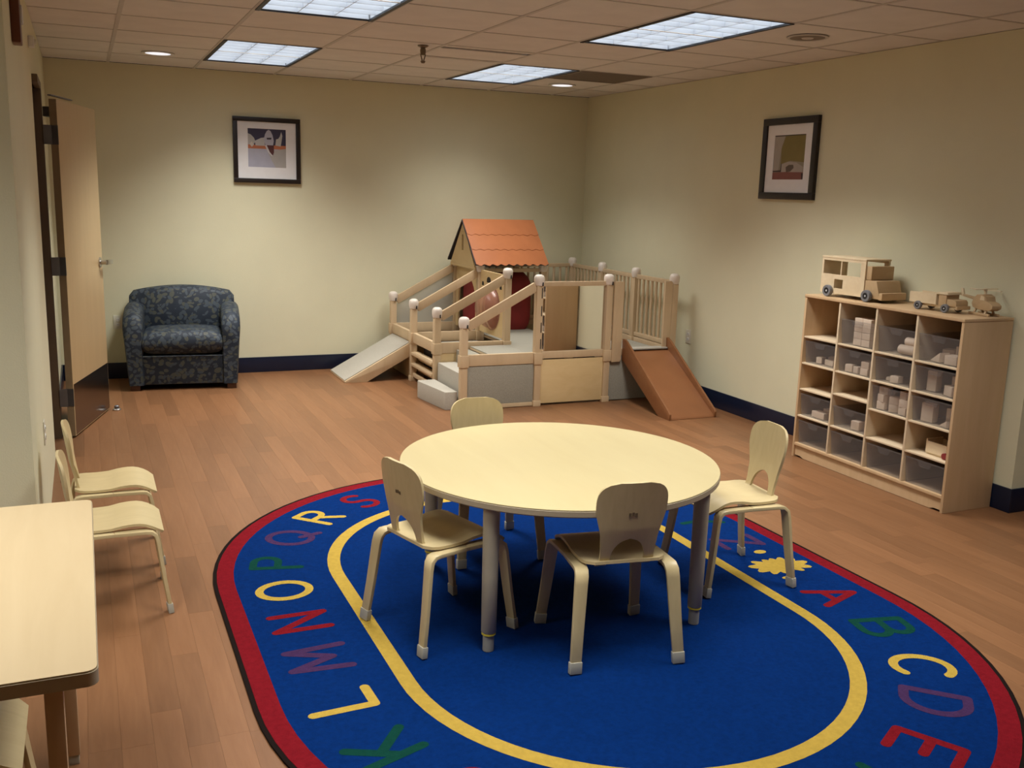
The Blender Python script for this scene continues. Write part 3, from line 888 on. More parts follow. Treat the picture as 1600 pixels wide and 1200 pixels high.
# ------------------------------------------------------------------ child chairs (local: faces +Y)
def make_chair(label):
    t = thing('child_chair', label, 'chair')
    # seat
    rows = []
    ny, nx = 16, 12
    for j in range(ny + 1):
        v = j / ny
        y = -0.165 + 0.355 * v
        row = []
        for i in range(nx + 1):
            u_ = -1 + 2 * i / nx
            hw = 0.156 + 0.010 * v
            e = 0.0
            if v < 0.12: e = (1 - v / 0.12) ** 2 * 0.035
            if v > 0.9: e = ((v - 0.9) / 0.1) ** 2 * 0.018
            x = u_ * (hw - e)
            z = 0.378 - 0.009 * math.sin(PI * min(1, v / 0.55)) * (1 - 0.4 * u_ * u_) + (0.009 * math.sin(PI * (v - 0.45) / 0.55) if v > 0.45 else 0.0)
            if v > 0.70: z -= ((v - 0.70) / 0.30) ** 2.0 * 0.036
            row.append((x, y, z))
        rows.append(row)
    MB().grid(rows).solidify(-0.011).build('seat', M['ply'], t, bevel=0.0)
    # back with arched opening
    m = MB()
    nv = 40
    def back_pt(x, v):
        z = 0.362 + 0.324 * v
        y = -0.138 - 0.042 * v - 0.018 * (1 - (x / 0.13) ** 2) * min(1, v * 2.2)
        if v < 0.08: y += (0.08 - v) * 0.35
        return (x, y, z)
    lft, rgt = [], []
    for j in range(nv + 1):
        v = j / nv
        if v < 0.3: w = 0.105 - 0.004 * math.sin(PI * v / 0.3)
        elif v < 0.72: q = (v - 0.3) / 0.42; w = 0.105 + 0.026 * (3 * q * q - 2 * q ** 3)
        else: w = 0.131 * max(0.0, 1 - ((v - 0.72) / 0.285) ** 3.2) ** (1 / 3.2)
        va = 0.345
        a = 0.0
        if v < va:
            a = 0.066 * math.sqrt(max(0.0, 1 - (max(0, v - 0.08) / (va - 0.08)) ** 2))
        lft.append([back_pt(-w + (w - a) * i / 6, v) for i in range(7)])
        rgt.append([back_pt(a + (w - a) * i / 6, v) for i in range(7)])
    m.grid(lft); m.grid(rgt)
    bk = m.solidify(0.011, 2e-4).build('backrest', M['ply'], t)
    mk = MB()
    for k, (dx, dz) in enumerate(((-0.012, 0), (0.0, 0.002), (0.011, -0.001))):
        x0_, y0_, z0_ = back_pt(dx, 0.63)
        mk.box(dx - 0.0045, dx + 0.0045, y0_ - 0.0128, y0_ - 0.0118, z0_ + dz - 0.006, z0_ + dz + 0.006)
    mk.build('stamped_mark', M['bronze'], bk)
    for sy in (-1, 1):
        for sx in (-1, 1):
            fx, fy = 0.198, 0.215 if sy < 0 else 0.208
            pts = [(sx * fx, sy * fy, 0.012), (sx * 0.187, sy * (fy - 0.020), 0.15), (sx * 0.175, sy * (fy - 0.040), 0.315),
                   (sx * 0.172, sy * (fy - 0.046), 0.342), (sx * 0.169, sy * (fy - 0.060), 0.357), (sx * 0.166, sy * (fy - 0.085), 0.361), (sx * 0.160, sy * 0.001, 0.361)]
            lg = MB().ribbon(pts, [0.040, 0.043, 0.048, 0.049, 0.049, 0.049, 0.049], 0.015, (1, 0.12 * sx * sy, 0)).build('leg', M['ply'], t, bevel=0.002, angle=50)
            p0, p1 = Vector(pts[0]), Vector(pts[1])
            d = (p1 - p0).normalized()
            b0 = p0 - d * 0.0
            MB().ribbon([(pts[0][0], pts[0][1], 0.0), p0 + d * 0.030], [0.045, 0.045], 0.022, (1, 0.12 * sx * sy, 0)).build('foot_cap', M['capgrey'], lg, bevel=0.002)
    return t
ch = make_chair('pale bentwood child chair with its back to the viewer at the round table')
CG = 'small bentwood chairs'
ch['group'] = CG
def set_chair(o, x, y, z, fwd_deg, label=None, scale=1.0):
    o.location = (x, y, z)
    o.rotation_euler = (0, 0, math.radians(fwd_deg - 90))
    o.scale = (scale,) * 3
    if label: o['label'] = label
    return o
set_chair(ch, -2.902, -5.856, RZ + 0.003, 81.8)
set_chair(copy_tree(ch), -3.440, -5.490, RZ + 0.003, 15.8, 'pale bentwood child chair on the left of the round table')
set_chair(copy_tree(ch), -2.075, -5.455, RZ + 0.003, 176.0, 'pale bentwood child chair on the right of the round table, facing left')
set_chair(copy_tree(ch), -2.960, -4.800, RZ + 0.003, -92.0, 'pale bentwood child chair behind the round table, only its back showing')
set_chair(copy_tree(ch), -4.585, -4.830, 0.0, 0.0, 'bentwood child chair by the left wall, partly hidden by the near table', 0.92)
set_chair(copy_tree(ch), -4.575, -4.300, 0.0, 0.0, 'bentwood child chair by the left wall, farther from the near table', 0.92)
set_chair(copy_tree(ch), -5.02, -6.42, 0.0, 0.0, 'bentwood child chair tucked under the near left table')

# ------------------------------------------------------------------ near left table
LT = 0.745
lt = thing('work_table', 'rectangular pale maple table at the left edge of the photo', 'table', (-5.10, -6.385, 0))
def rrect(x0, x1, y0, y1, r, z, n=6):
    pts = []
    for cx, cy, a0 in ((x1 - r, y1 - r, 0), (x0 + r, y1 - r, 90), (x0 + r, y0 + r, 180), (x1 - r, y0 + r, 270)):
        for i in range(n + 1):
            a = math.radians(a0 + 90 * i / n)
            pts.append((cx + r * math.cos(a), cy + r * math.sin(a), z))
    return pts
MB().prism(rrect(-0.447, 0.447, -0.552, 0.552, 0.022, LT - 0.004), (0, 0, 0.004)).build('table_top', M['tan_maple'], lt)
MB().prism(rrect(-0.449, 0.449, -0.554, 0.554, 0.023, LT - 0.032), (0, 0, 0.028)).build('edge_band', M['maple_edge'], lt)
for sx in (-1, 1):
    for sy in (-1, 1):
        cx, cy = sx * 0.362, sy * 0.40
        lg = MB().box(cx - 0.018, cx + 0.018, cy - 0.018, cy + 0.018, 0.03, LT - 0.0325).build('leg', M['cab'], lt, bevel=0.003)
        MB().box(cx - 0.015, cx + 0.015, cy - 0.015, cy + 0.015, 0.0, 0.03).build('foot', M['capgrey'], lg, bevel=0.002)
ap = MB()
ap.box(-0.34, 0.34, -0.410, -0.392, LT - 0.10, LT - 0.0325); ap.box(-0.34, 0.34, 0.392, 0.410, LT - 0.10, LT - 0.0325)
ap.box(-0.372, -0.354, -0.38, 0.38, LT - 0.10, LT - 0.0325); ap.box(0.354, 0.372, -0.38, 0.38, LT - 0.10, LT - 0.0325)
ap.build('apron', M['cab'], lt)

def loft(m, rings, close=True):
    vs = [[m.bm.verts.new(p) for p in r] for r in rings]
    n = len(vs[0])
    for a, b in zip(vs, vs[1:]):
        for i in range(n):
            j = (i + 1) % n
            m.bm.faces.new((a[i], a[j], b[j], b[i]))
    if close:
        m.bm.faces.new(vs[0][::-1]); m.bm.faces.new(vs[-1])
    return m

# ------------------------------------------------------------------ armchair (local: faces -Y)
ac = thing('armchair', 'dark blue armchair with grey leaf print against the back wall', 'armchair', (-3.912, -0.352, 0), math.radians(-6))
ac.scale = (1.04, 1.0, 1.0)
MB().box(-0.325, 0.325, -0.272, 0.25, 0.045, 0.285).build('base', M['leaf'], ac, bevel=0.012)
# seat cushion
rings = []
for j in range(15):
    v = j / 14
    y = -0.305 + 0.46 * v
    top = 0.472 + 0.012 * math.sin(PI * v)
    bot = 0.287
    k = 1.0
    if v < 0.2: k = math.sqrt(max(0.0, 1 - ((0.2 - v) / 0.2) ** 2))
    zc = (top + bot) / 2
    hh = (top - bot) / 2 * (0.45 + 0.55 * k)
    ring = []
    for i in range(28):
        a = 2 * PI * i / 28
        ca, sa = math.cos(a), math.sin(a)
        ex = 0.35
        x = 0.298 * math.copysign(abs(ca) ** ex, ca)
        z = zc + hh * math.copysign(abs(sa) ** ex, sa) + (0.012 * (1 - (x / 0.3) ** 2) if sa > 0 else 0)
        ring.append((x, y, z))
    rings.append(ring)
loft(MB(), rings).build('seat_cushion', M['leaf'], ac, angle=60)
# backrest with arched top
rings = []
nb = 24
for j in range(nb + 1):
    u_ = -1 + 2 * j / nb
    x = 0.405 * u_
    top = 0.815 - 0.055 * u_ * u_ - (0.035 * max(0, abs(u_) - 0.92) / 0.08)
    ring = []
    sec = [(0.125, 0.30), (0.12, 0.50), (0.135, top - 0.045), (0.155, top - 0.012), (0.185, top), (0.235, top - 0.004), (0.262, top - 0.03), (0.272, 0.50), (0.275, 0.05), (0.14, 0.05)]
    if abs(u_) < 0.74:
        b = math.cos(u_ / 0.74 * PI / 2) ** 0.5 * 0.035
        sec = [(y - (b if k in (1, 2) else b * 0.5 if k in (0, 3) else 0), z) for k, (y, z) in enumerate(sec)]
    rings.append([(x, y, z) for y, z in sec])
loft(MB(), rings).build('backrest', M['leaf'], ac, bevel=0.0, angle=50)
for s in (-1, 1):
    rings = []
    na = 16
    for j in range(na + 1):
        v = j / na
        y = -0.300 + 0.50 * v
        top = 0.600 + 0.080 * min(1, v * 1.5) ** 0.8
        if v < 0.16: top -= 0.085 * (1 - v / 0.16) ** 2
        x_in, x_out = 0.292, 0.436
        if v < 0.05: x_out -= 0.01 * (1 - v / 0.05); x_in += 0.01 * (1 - v / 0.05)
        ring = [(s * x_in, y, 0.045), (s * x_in, y, 0.35), (s * x_in, y, top - 0.075)]
        for i in range(1, 8):
            a = PI - PI * i / 8
            ring.append((s * ((x_in + x_out) / 2 + (x_out - x_in) / 2 * math.cos(a) * 1.06), y, top - 0.07 + 0.07 * math.sin(a)))
        ring += [(s * x_out, y, top - 0.075), (s * (x_out - 0.012), y, 0.35), (s * (x_out - 0.030), y, 0.045)]
        rings.append(ring)
    loft(MB(), rings).build('armrest', M['leaf'], ac, angle=50)
for sx in (-1, 1):
    for y in (-0.25, 0.22):
        MB().box(sx * 0.36 - 0.035, sx * 0.36 + 0.035, y - 0.035, y + 0.035, 0.0, 0.046).build('foot', M['chairfoot'], ac, bevel=0.004)
pf = MB()
for s in (-1, 1):
    pass
pts = [(-0.296, -0.3062, 0.283), (0.296, -0.3062, 0.283)]
MB().tube(pts[0], pts[1], 0.004, 8).build('piping', M['leaf'], ac)

# ------------------------------------------------------------------ cubby cabinet
CX0, CX1, CY0, CY1, CTOP = -0.385, -0.020, -5.113, -3.855, 1.078
CO = ((CX0 + CX1) / 2, (CY0 + CY1) / 2, 0)
cb = thing('cubby_cabinet', 'maple storage cabinet with twenty cubbies standing against the right wall', 'cabinet', CO)
TH = 0.018
MB().box(CX0, CX1, CY0, CY0 + TH, 0, CTOP - TH).build('side_panel', M['cab'], cb, CO, bevel=0.003)
MB().box(CX0, CX1, CY1 - TH, CY1, 0, CTOP - TH).build('side_panel', M['cab'], cb, CO, bevel=0.003)
MB().box(CX0 - 0.004, CX1, CY0 - 0.002, CY1 + 0.002, CTOP - TH, CTOP).build('top_panel', M['cab'], cb, CO, bevel=0.004)
MB().box(CX1 - 0.008, CX1, CY0 + TH, CY1 - TH, 0.06, CTOP - TH).build('back_panel', M['cab'], cb, CO)
MB().box(CX0, CX1 - 0.008, CY0 + TH, CY1 - TH, 0.079, 0.097).build('bottom_panel', M['cab'], cb, CO, bevel=0.002)
tk = MB().prism([(CX0 + 0.012, CY0 + TH, 0.012), (CX0 + 0.012, CY0 + TH, 0.079), (CX0 + 0.012, CY1 - TH, 0.079), (CX0 + 0.012, CY1 - TH, 0.012), (CX0 + 0.012, CY1 - 0.07, 0.012),
                 (CX0 + 0.012, CY1 - 0.10, 0.002), (CX0 + 0.012, CY0 + 0.10, 0.002), (CX0 + 0.012, CY0 + 0.07, 0.012)], (0.016, 0, 0))
tk.build('toe_board', M['cab'], cb, CO)
ncol = 4
cw = (CY1 - CY0 - 2 * TH - 3 * 0.014) / 4
def col_range(c):
    """c = 0 is the farthest column (left in the photo)"""
    hi = CY1 - TH - c * (cw + 0.014)
    return hi - cw, hi
for c in range(1, 4):
    hi = col_range(c)[1]
    MB().box(CX0 + 0.002, CX1 - 0.008, hi, hi + 0.014, 0.097, CTOP - TH).build('divider', M['cabedge'], cb, CO, bevel=0.002)
SH = [0.808, 0.635, 0.462, 0.285, 0.097]           # shelf tops, top row first
for c in range(4):
    a, b = col_range(c)
    for r in range(4):
        z = SH[r]
        if c == 1 and r == 2: z += 0.030
        MB().box(CX0 + 0.004, CX1 - 0.008, a, b, z - 0.010, z).build('shelf', M['cabedge'], cb, CO, bevel=0.001)
ROWN = ['top row', 'second row', 'third row', 'fourth row', 'bottom row']
COLN = ['leftmost column', 'second column', 'third column', 'rightmost column']
def bin_at(c, r, h):
    a, b = col_range(c)
    z = SH[r] + 0.001
    w = (b - a) / 2 - 0.008
    yc = (a + b) / 2
    t = thing('storage_bin', 'clear plastic bin in the %s, %s of the cabinet' % (ROWN[r], COLN[c]), 'bin', (CX0 + 0.012, yc, z), 0, 'clear bins in the cubby cabinet')
    d = 0.32; k = 0.003; tp = 0.010
    m = MB()
    m.box(0.008, d, -w + tp, w - tp, 0, k)
    for s in (-1, 1):
        m.prism([(0.008, s * (w - tp), 0.0), (d, s * (w - tp), 0.0), (d, s * w, h), (0.0, s * w, h)], (0, -s * k, 0))
    m.prism([(0.008, -w + tp, 0), (0.008, w - tp, 0), (0, w, h), (0, -w, h)], (k, 0, 0))
    m.prism([(d, -w + tp, 0), (d, w - tp, 0), (d, w, h), (d, -w, h)], (-k, 0, 0))
    m.build('tub', M['bin'], t, smooth=False)
    l = MB()
    l.box(-0.006, 0.004, -w, w, h - 0.002, h + 0.004)
    l.build('lip', M['bin'], t, smooth=False)
    MB().prism([(-0.003, -0.05, h - 0.004), (-0.003, 0.05, h - 0.004), (-0.001, 0.035, h - 0.035), (-0.001, -0.035, h - 0.035)], (0.003, 0, 0)).build('pull_tab', M['bin'], t, smooth=False)
    return (CX0 + 0.012, yc, z + k + 0.0005)
BLOCKS = []
def block(o, x, y, z, sx, sy, sz, rz, c, r, kind='box', inside='clear bin'):
    lab = 'pale wooden block inside the %s, %s, %s' % (inside, ROWN[r], COLN[c])
    if kind == 'box':
        m = MB().box(-sx / 2, sx / 2, -sy / 2, sy / 2, 0, sz)
        ob = m.build('wooden_block', M['block'], None, bevel=0.002)
    elif kind == 'cyl':
        m = MB().lathe([(0.0, -sy / 2), (sx / 2, -sy / 2), (sx / 2, sy / 2), (0.0, sy / 2)], 24, Matrix.Translation((0, 0, sx / 2)) @ Matrix.Rotation(PI / 2, 4, 'X'))
        ob = m.build('wooden_cylinder', M['block'], None)
        lab = lab.replace('block', 'cylinder block')
    else:
        m = MB().prism([(-sx / 2, -sy / 2, 0), (-sx / 2, sy / 2, 0), (-sx / 2, -sy / 2, sz)], (sx, 0, 0))
        ob = m.build('wooden_wedge', M['block'], None, bevel=0.0015)
        lab = lab.replace('block', 'wedge block')
    ob.location = (o[0] + x, o[1] + y, o[2] + z)
    ob.rotation_euler = (0, 0, math.radians(rz))
    tag(ob, lab, 'block', 'wooden blocks in the cubby cabinet')
    BLOCKS.append((ob, y, z, x))
# y local: negative = towards the viewer (right in the photo)
o = bin_at(1, 0, 0.150)
for i in range(4):
    for j in range(2):
        block(o, 0.07, 0.015 - 0.068 * j, 0.042 * i, 0.10, 0.066, 0.0405, 0, 1, 0)
o = bin_at(2, 0, 0.150)
block(o, 0.06, -0.05, 0, 0.055, 0.12, 0, 3, 2, 0, 'cyl'); block(o, 0.122, -0.05, 0, 0.055, 0.12, 0, -3, 2, 0, 'cyl'); block(o, 0.09, -0.055, 0.0475, 0.05, 0.10, 0, 2, 2, 0, 'cyl'); block(o, 0.21, 0.02, 0, 0.08, 0.10, 0.05, 12, 2, 0)
o = bin_at(3, 0, 0.150)
block(o, 0.07, 0.045, 0, 0.06, 0.085, 0.055, -14, 3, 0, 'wedge'); block(o, 0.06, -0.065, 0, 0.07, 0.075, 0.05, 8, 3, 0); block(o, 0.17, -0.06, 0, 0.08, 0.11, 0.09, 5, 3, 0); block(o, 0.18, 0.07, 0, 0.07, 0.07, 0.06, 20, 3, 0)
o = bin_at(0, 1, 0.140)
block(o, 0.07, 0.06, 0, 0.05, 0.04, 0.04, 20, 0, 1); block(o, 0.08, -0.04, 0, 0.06, 0.09, 0.035, -8, 0, 1); block(o, 0.15, -0.08, 0, 0.06, 0.07, 0.06, 6, 0, 1); block(o, 0.16, 0.04, 0, 0.06, 0.06, 0.04, 30, 0, 1)
o = bin_at(1, 1, 0.140)
block(o, 0.05, 0.075, 0, 0.05, 0.05, 0.045, 12, 1, 1); block(o, 0.055, 0.015, 0, 0.045, 0.05, 0.04, -10, 1, 1); block(o, 0.055, -0.06, 0, 0.06, 0.06, 0.042, 0, 1, 1); block(o, 0.055, -0.06, 0.0425, 0.058, 0.058, 0.040, 6, 1, 1)
o = bin_at(2, 1, 0.140)
block(o, 0.05, 0.01, 0, 0.045, 0.055, 0.04, 8, 2, 1); block(o, 0.08, 0.08, 0, 0.05, 0.04, 0.02, 20, 2, 1); block(o, 0.13, -0.10, 0, 0.06, 0.05, 0.09, 4, 2, 1)
o = bin_at(3, 1, 0.140)
block(o, 0.08, 0.07, 0, 0.05, 0.06, 0.115, 5, 3, 1); block(o, 0.06, -0.075, 0, 0.055, 0.075, 0.055, -18, 3, 1); block(o, 0.14, -0.06, 0, 0.06, 0.08, 0.10, 14, 3, 1)
o = bin_at(2, 2, 0.140)
for (x, y, z, rz) in ((0.045, 0.085, 0, 4), (0.045, 0.085, 0.0455, -10), (0.05, 0.080, 0.091, 12), (0.05, 0.005, 0, 40), (0.05, 0.003, 0.0455, 35), (0.045, -0.085, 0, -6), (0.045, -0.085, 0.0455, 8), (0.05, -0.080, 0.091, -12), (0.11, -0.02, 0, 14)):
    block(o, x, y, z, 0.05, 0.058, 0.045, rz, 2, 2)
o = bin_at(3, 2, 0.140)
block(o, 0.06, 0.06, 0, 0.05, 0.075, 0.105, 6, 3, 2); block(o, 0.05, -0.075, 0, 0.05, 0.075, 0.04, -20, 3, 2, 'wedge'); block(o, 0.12, -0.07, 0, 0.06, 0.085, 0.095, 10, 3, 2)
o = bin_at(0, 3, 0.140)
block(o, 0.06, 0.0, 0, 0.06, 0.11, 0.04, 2, 0, 3); block(o, 0.12, -0.02, 0, 0.05, 0.09, 0.055, -5, 0, 3)
o = bin_at(1, 3, 0.125)
block(o, 0.06, -0.02, 0, 0.055, 0.06, 0.055, 8, 1, 3); block(o, 0.10, -0.10, 0, 0.05, 0.045, 0.08, 3, 1, 3)
for c in range(4): bin_at(c, 4, 0.150)
# blocks that share a bin are told apart by their place in it
by = {}
for rec in BLOCKS: by.setdefault(rec[0]['label'], []).append(rec)
for lab, recs in by.items():
    if len(recs) < 2: continue
    piles = []
    for rec in sorted(recs, key=lambda q: -q[1]):
        for pl_ in piles:
            if abs(pl_[0][1] - rec[1]) < 0.012 and abs(pl_[0][3] - rec[3]) < 0.012: pl_.append(rec); break
        else: piles.append([rec])
    for i, pl_ in enumerate(piles):
        n = len(piles)
        pn = '' if n == 1 else 'leftmost' if i == 0 else 'rightmost' if i == n - 1 else 'middle' if n == 3 else ('second', 'third', 'fourth')[i - 1] + ' from left'
        pl_.sort(key=lambda q: q[2])
        for j, rec in enumerate(pl_):
            ln = '' if len(pl_) == 1 else 'bottom' if j == 0 else 'top' if j == len(pl_) - 1 else ('middle' if len(pl_) == 3 else ('second', 'third')[j - 1])
            rec[0]['label'] = lab.replace('pale wooden', ' '.join(w_ for w_ in (pn, ln, 'pale wooden') if w_))
# small wooden crate in the fourth row, rightmost column
a, b = col_range(3)
cr = thing('toy_crate', 'small pale wooden crate lying in the fourth row, rightmost column of the cabinet', 'toy', (CX0 + 0.12, (a + b) / 2 - 0.03, SH[3] + 0.001))
MB().box(-0.06, 0.06, -0.075, 0.075, 0.0, 0.01).build('bottom', M['toy'], cr)
for s in (-1, 1):
    MB().box(-0.06, 0.06, s * 0.075 - 0.005, s * 0.075 + 0.005, 0.0101, 0.085).build('end_board', M['toy'], cr)
    MB().box(s * 0.06 - 0.005, s * 0.06 + 0.005, -0.069, 0.069, 0.0101, 0.075).build('side_board', M['toy'], cr)
for s in (-1, 1):
    MB().lathe([(0.0, -0.006), (0.018, -0.006), (0.018, 0.006), (0.0, 0.006)], 16, Matrix.Translation((-0.074, -0.068, 0.0185)) @ Matrix.Rotation(PI / 2, 4, 'Y')).build('wheel', M['red'], cr) if s < 0 else None

# ------------------------------------------------------------------ wooden toys on the cabinet (local: x forward, y left, front points -Y world)
def wheel(t, x, y, r, w):
    mt = Matrix.Translation((x, y, r)) @ Matrix.Rotation(PI / 2, 4, 'X')
    wl = MB().lathe([(r * 0.55, -w / 2), (r * 0.94, -w / 2), (r, -w * 0.3), (r, w * 0.3), (r * 0.94, w / 2), (r * 0.55, w / 2), (r * 0.55, -w / 2)], 24, mt).build('wheel', M['tyre'], t)
    MB().lathe([(0.0, -w * 0.42), (r * 0.56, -w * 0.42), (r * 0.56, w * 0.42), (0.0, w * 0.42)], 20, mt).build('hub', M['hub'], wl)
    MB().lathe([(0.0, -w * 0.5), (r * 0.16, -w * 0.5), (r * 0.16, w * 0.5), (0.0, w * 0.5)], 12, mt).build('axle_pin', M['steelhub'], wl)
ZC = CTOP + 0.001
van = thing('toy_van', 'large wooden toy van with grey wheels on top of the cabinet', 'toy', (-0.215, -4.165, ZC), math.radians(-88), 'wooden vehicles on the cabinet')
# local y: +y is world +X side (wall), -y is the side seen
VW = 0.095
MB().box(-0.24, 0.24, -VW + 0.012, VW - 0.012, 0.022, 0.036).build('chassis', M['toy'], van, bevel=0.002)
for s in (-1, 1):
    m = MB()
    y0_, y1_ = (s * VW - 0.006, s * VW + 0.006)
    zt = 0.140 if s < 0 else 0.105
    m.box(-0.25, -0.135, y0_, y1_, 0.022, zt); m.box(-0.062, 0.115, y0_, y1_, 0.022, zt)
    m.box(-0.135, -0.062, y0_, y1_, min(0.112, zt - 0.02), zt); m.box(-0.135, -0.062, y0_, y1_, 0.022, 0.055)
    m.box(-0.25, -0.236, y0_, y1_, zt, 0.226); m.box(0.078, 0.115, y0_, y1_, zt, 0.226)
    if s < 0: m.box(-0.088, -0.080, y0_, y1_, zt, 0.226)
    m.box(-0.25, 0.115, y0_, y1_, 0.226, 0.240)
    m.build('side_wall', M['toy'], van, bevel=0.0)
MB().box(-0.255, 0.120, -VW - 0.008, VW + 0.008, 0.240, 0.252).build('roof', M['toy'], van, bevel=0.003)
MB().box(-0.25, -0.238, -VW + 0.0065, VW - 0.0065, 0.036, 0.2395).build('rear_wall', M['toy'], van)
MB().box(0.103, 0.115, -VW + 0.0065, VW - 0.0065, 0.036, 0.19).build('front_wall', M['toydark'], van)
MB().box(0.1155, 0.158, -VW + 0.004, VW - 0.004, 0.130, 0.212).build('windscreen_block', M['toydark'], van, bevel=0.004)
MB().prism([(0.1155, -VW, 0.022), (0.235, -VW, 0.022), (0.228, -VW, 0.062), (0.205, -VW, 0.128), (0.1155, -VW, 0.128)], (0, 2 * VW, 0)).build('bonnet', M['toydark'], van, bevel=0.003)
MB().box(0.2355, 0.262, -VW - 0.004, VW + 0.004, 0.018, 0.060).build('bumper', M['toydark'], van, bevel=0.003)
for x in (-0.17, 0.155):
    for s in (-1, 1): wheel(van, x, s * (VW + 0.020), 0.036, 0.024)

trk = thing('toy_truck', 'small wooden toy dump truck in the middle on top of the cabinet', 'toy', (-0.215, -4.775, ZC), math.radians(-86), 'wooden vehicles on the cabinet')
TW = 0.055
MB().box(-0.15, 0.145, -TW + 0.014, TW - 0.014, 0.024, 0.038).build('chassis', M['toy'], trk, bevel=0.002)
bd = MB()
bd.box(-0.16, 0.02, -TW, TW, 0.0385, 0.046)
bd.box(-0.16, 0.02, -TW, -TW + 0.008, 0.046, 0.098); bd.box(-0.16, 0.02, TW - 0.008, TW, 0.046, 0.098)
bd.box(0.012, 0.02, -TW + 0.008, TW - 0.008, 0.046, 0.098)
bd.build('tipper_bed', M['toy'], trk)
cbm = MB()
cbm.box(0.035, 0.085, -TW + 0.002, TW - 0.002, 0.0385, 0.098)
cbm.build('cab', M['toydark'], trk, bevel=0.002)
MB().prism([(0.024, -TW - 0.002, 0.0985), (0.098, -TW - 0.002, 0.0985), (0.092, -TW - 0.002, 0.112), (0.03, -TW - 0.002, 0.112)], (0, 2 * TW + 0.004, 0)).build('cab_roof', M['toy'], trk, bevel=0.002)
MB().prism([(0.0855, -TW + 0.006, 0.0385), (0.15, -TW + 0.006, 0.0385), (0.148, -TW + 0.006, 0.062), (0.138, -TW + 0.006, 0.074), (0.0855, -TW + 0.006, 0.076)], (0, 2 * TW - 0.012, 0)).build('bonnet', M['toydark'], trk, bevel=0.002)
MB().box(0.1505, 0.162, -TW, TW, 0.022, 0.042).build('bumper', M['toydark'], trk, bevel=0.002)
for x in (-0.095, 0.085):
    for s in (-1, 1): wheel(trk, x, s * (TW + 0.002), 0.024, 0.018)

hel = thing('toy_helicopter', 'small wooden toy helicopter at the right end on top of the cabinet', 'toy', (-0.120, -4.990, ZC), math.radians(-97), 'wooden vehicles on the cabinet')
for s in (-1, 1):
    sk = MB()
    sk.beam((-0.065, s * 0.032, 0.007), (0.085, s * 0.032, 0.007), 0.012, 0.014)
    ss = sk.build('skid', M['toydark'], hel, bevel=0.003)
    MB().beam((-0.03, s * 0.030, 0.012), (-0.03, s * 0.016, 0.036), 0.010, 0.008).beam((0.05, s * 0.030, 0.012), (0.05, s * 0.016, 0.036), 0.010, 0.008).build('strut', M['toydark'], ss)
prof = [(-0.055, 0.062), (-0.045, 0.040), (0.0, 0.030), (0.075, 0.030), (0.098, 0.042), (0.100, 0.060), (0.080, 0.074), (0.055, 0.080), (0.045, 0.106), (0.02, 0.116), (-0.02, 0.112), (-0.045, 0.09)]
MB().prism([(x, -0.032, z) for x, z in prof], (0, 0.064, 0)).build('fuselage', M['toydark'], hel, bevel=0.004)
MB().prism([(x, -0.0335, z) for x, z in [(0.005, 0.084), (0.04, 0.084), (0.036, 0.103), (0.012, 0.108)]], (0, 0.067, 0)).build('window', M['toy'], hel)
MB().prism([(-0.05, -0.010, 0.075), (-0.05, -0.010, 0.092), (-0.155, -0.006, 0.100), (-0.155, -0.006, 0.088)], (0, 0.018, 0)).build('tail_boom', M['toydark'], hel, bevel=0.002)
MB().prism([(-0.145, -0.004, 0.086), (-0.172, -0.004, 0.088), (-0.178, -0.004, 0.132), (-0.162, -0.004, 0.130)], (0, 0.010, 0)).build('tail_fin', M['toy'], hel, bevel=0.002)
MB().lathe([(0.0, 0.112), (0.008, 0.112), (0.007, 0.134), (0.011, 0.135), (0.011, 0.146), (0.0, 0.148)], 14, centre=(0.005, 0, 0)).build('rotor_mast', M['toy'], hel)
for a in (12, 102):
    mt = Matrix.Translation((0.005, 0, 0.139 if a < 50 else 0.1425)) @ Matrix.Rotation(math.radians(a), 4, 'Z')
    MB().box(-0.095, 0.095, -0.008, 0.008, -0.0015, 0.0015, mt).build('rotor_blade', M['toy'], hel, bevel=0.0)

# ------------------------------------------------------------------ toddler play structure
PX = [-2.02, -1.40, -0.78, -0.16]
PY = [-0.12, -0.74, -1.36, -1.98]
PO = (-1.09, -1.05, 0)
ps = thing('play_structure', 'wooden toddler play structure with ramp, rails, red-roofed playhouse and slide in the corner', 'play structure', PO)
B = lambda m, name, mat, parent=None, bevel=0.003, **kw: m.build(name, M[mat], parent or ps, PO, bevel=bevel, **kw)
PS = 0.027
ZS, ZT, DK = 0.655, 0.972, 0.400
def post(x, y, top, capmat='knob', conn=True):
    p = B(MB().box(x - PS, x + PS, y - PS, y + PS, 0.0, top), 'post', 'play')
    cap = [(0.028, top - 0.016), (0.036, top - 0.012), (0.040, top + 0.006), (0.0425, top + 0.030), (0.041, top + 0.050), (0.034, top + 0.064), (0.020, top + 0.071), (0.0, top + 0.073)]
    B(MB().lathe(cap, 20, centre=(x, y, 0)), 'post_cap', capmat, p, bevel=0)
    if conn:
        B(MB().box(x - PS - 0.008, x + PS + 0.008, y - PS - 0.008, y + PS + 0.008, DK - 0.062, DK + 0.030), 'connector', 'play', p)
        B(MB().box(x - PS - 0.006, x + PS + 0.006, y - PS - 0.006, y + PS + 0.006, 0.0, 0.045), 'foot_block', 'play', p)
    return p
posts = {}
for j, y in enumerate(PY):
    posts[0, j] = post(PX[0], y, ZS)
    posts[1, j] = post(PX[1], y, ZT)
    posts[3, j] = post(PX[3], y, ZT)
for j in (0, 1, 3):
    posts[2, j] = post(PX[2], PY[j], ZT)
for i, z in enumerate((0.90, 0.76, 0.63, 0.50)):
    B(MB().box(PX[1] + 0.012, PX[1] + 0.020, PY[3] - PS - 0.001, PY[3] - PS + 0.004, z - 0.040, z + 0.040), 'slot', 'slot', posts[1, 3], bevel=0)
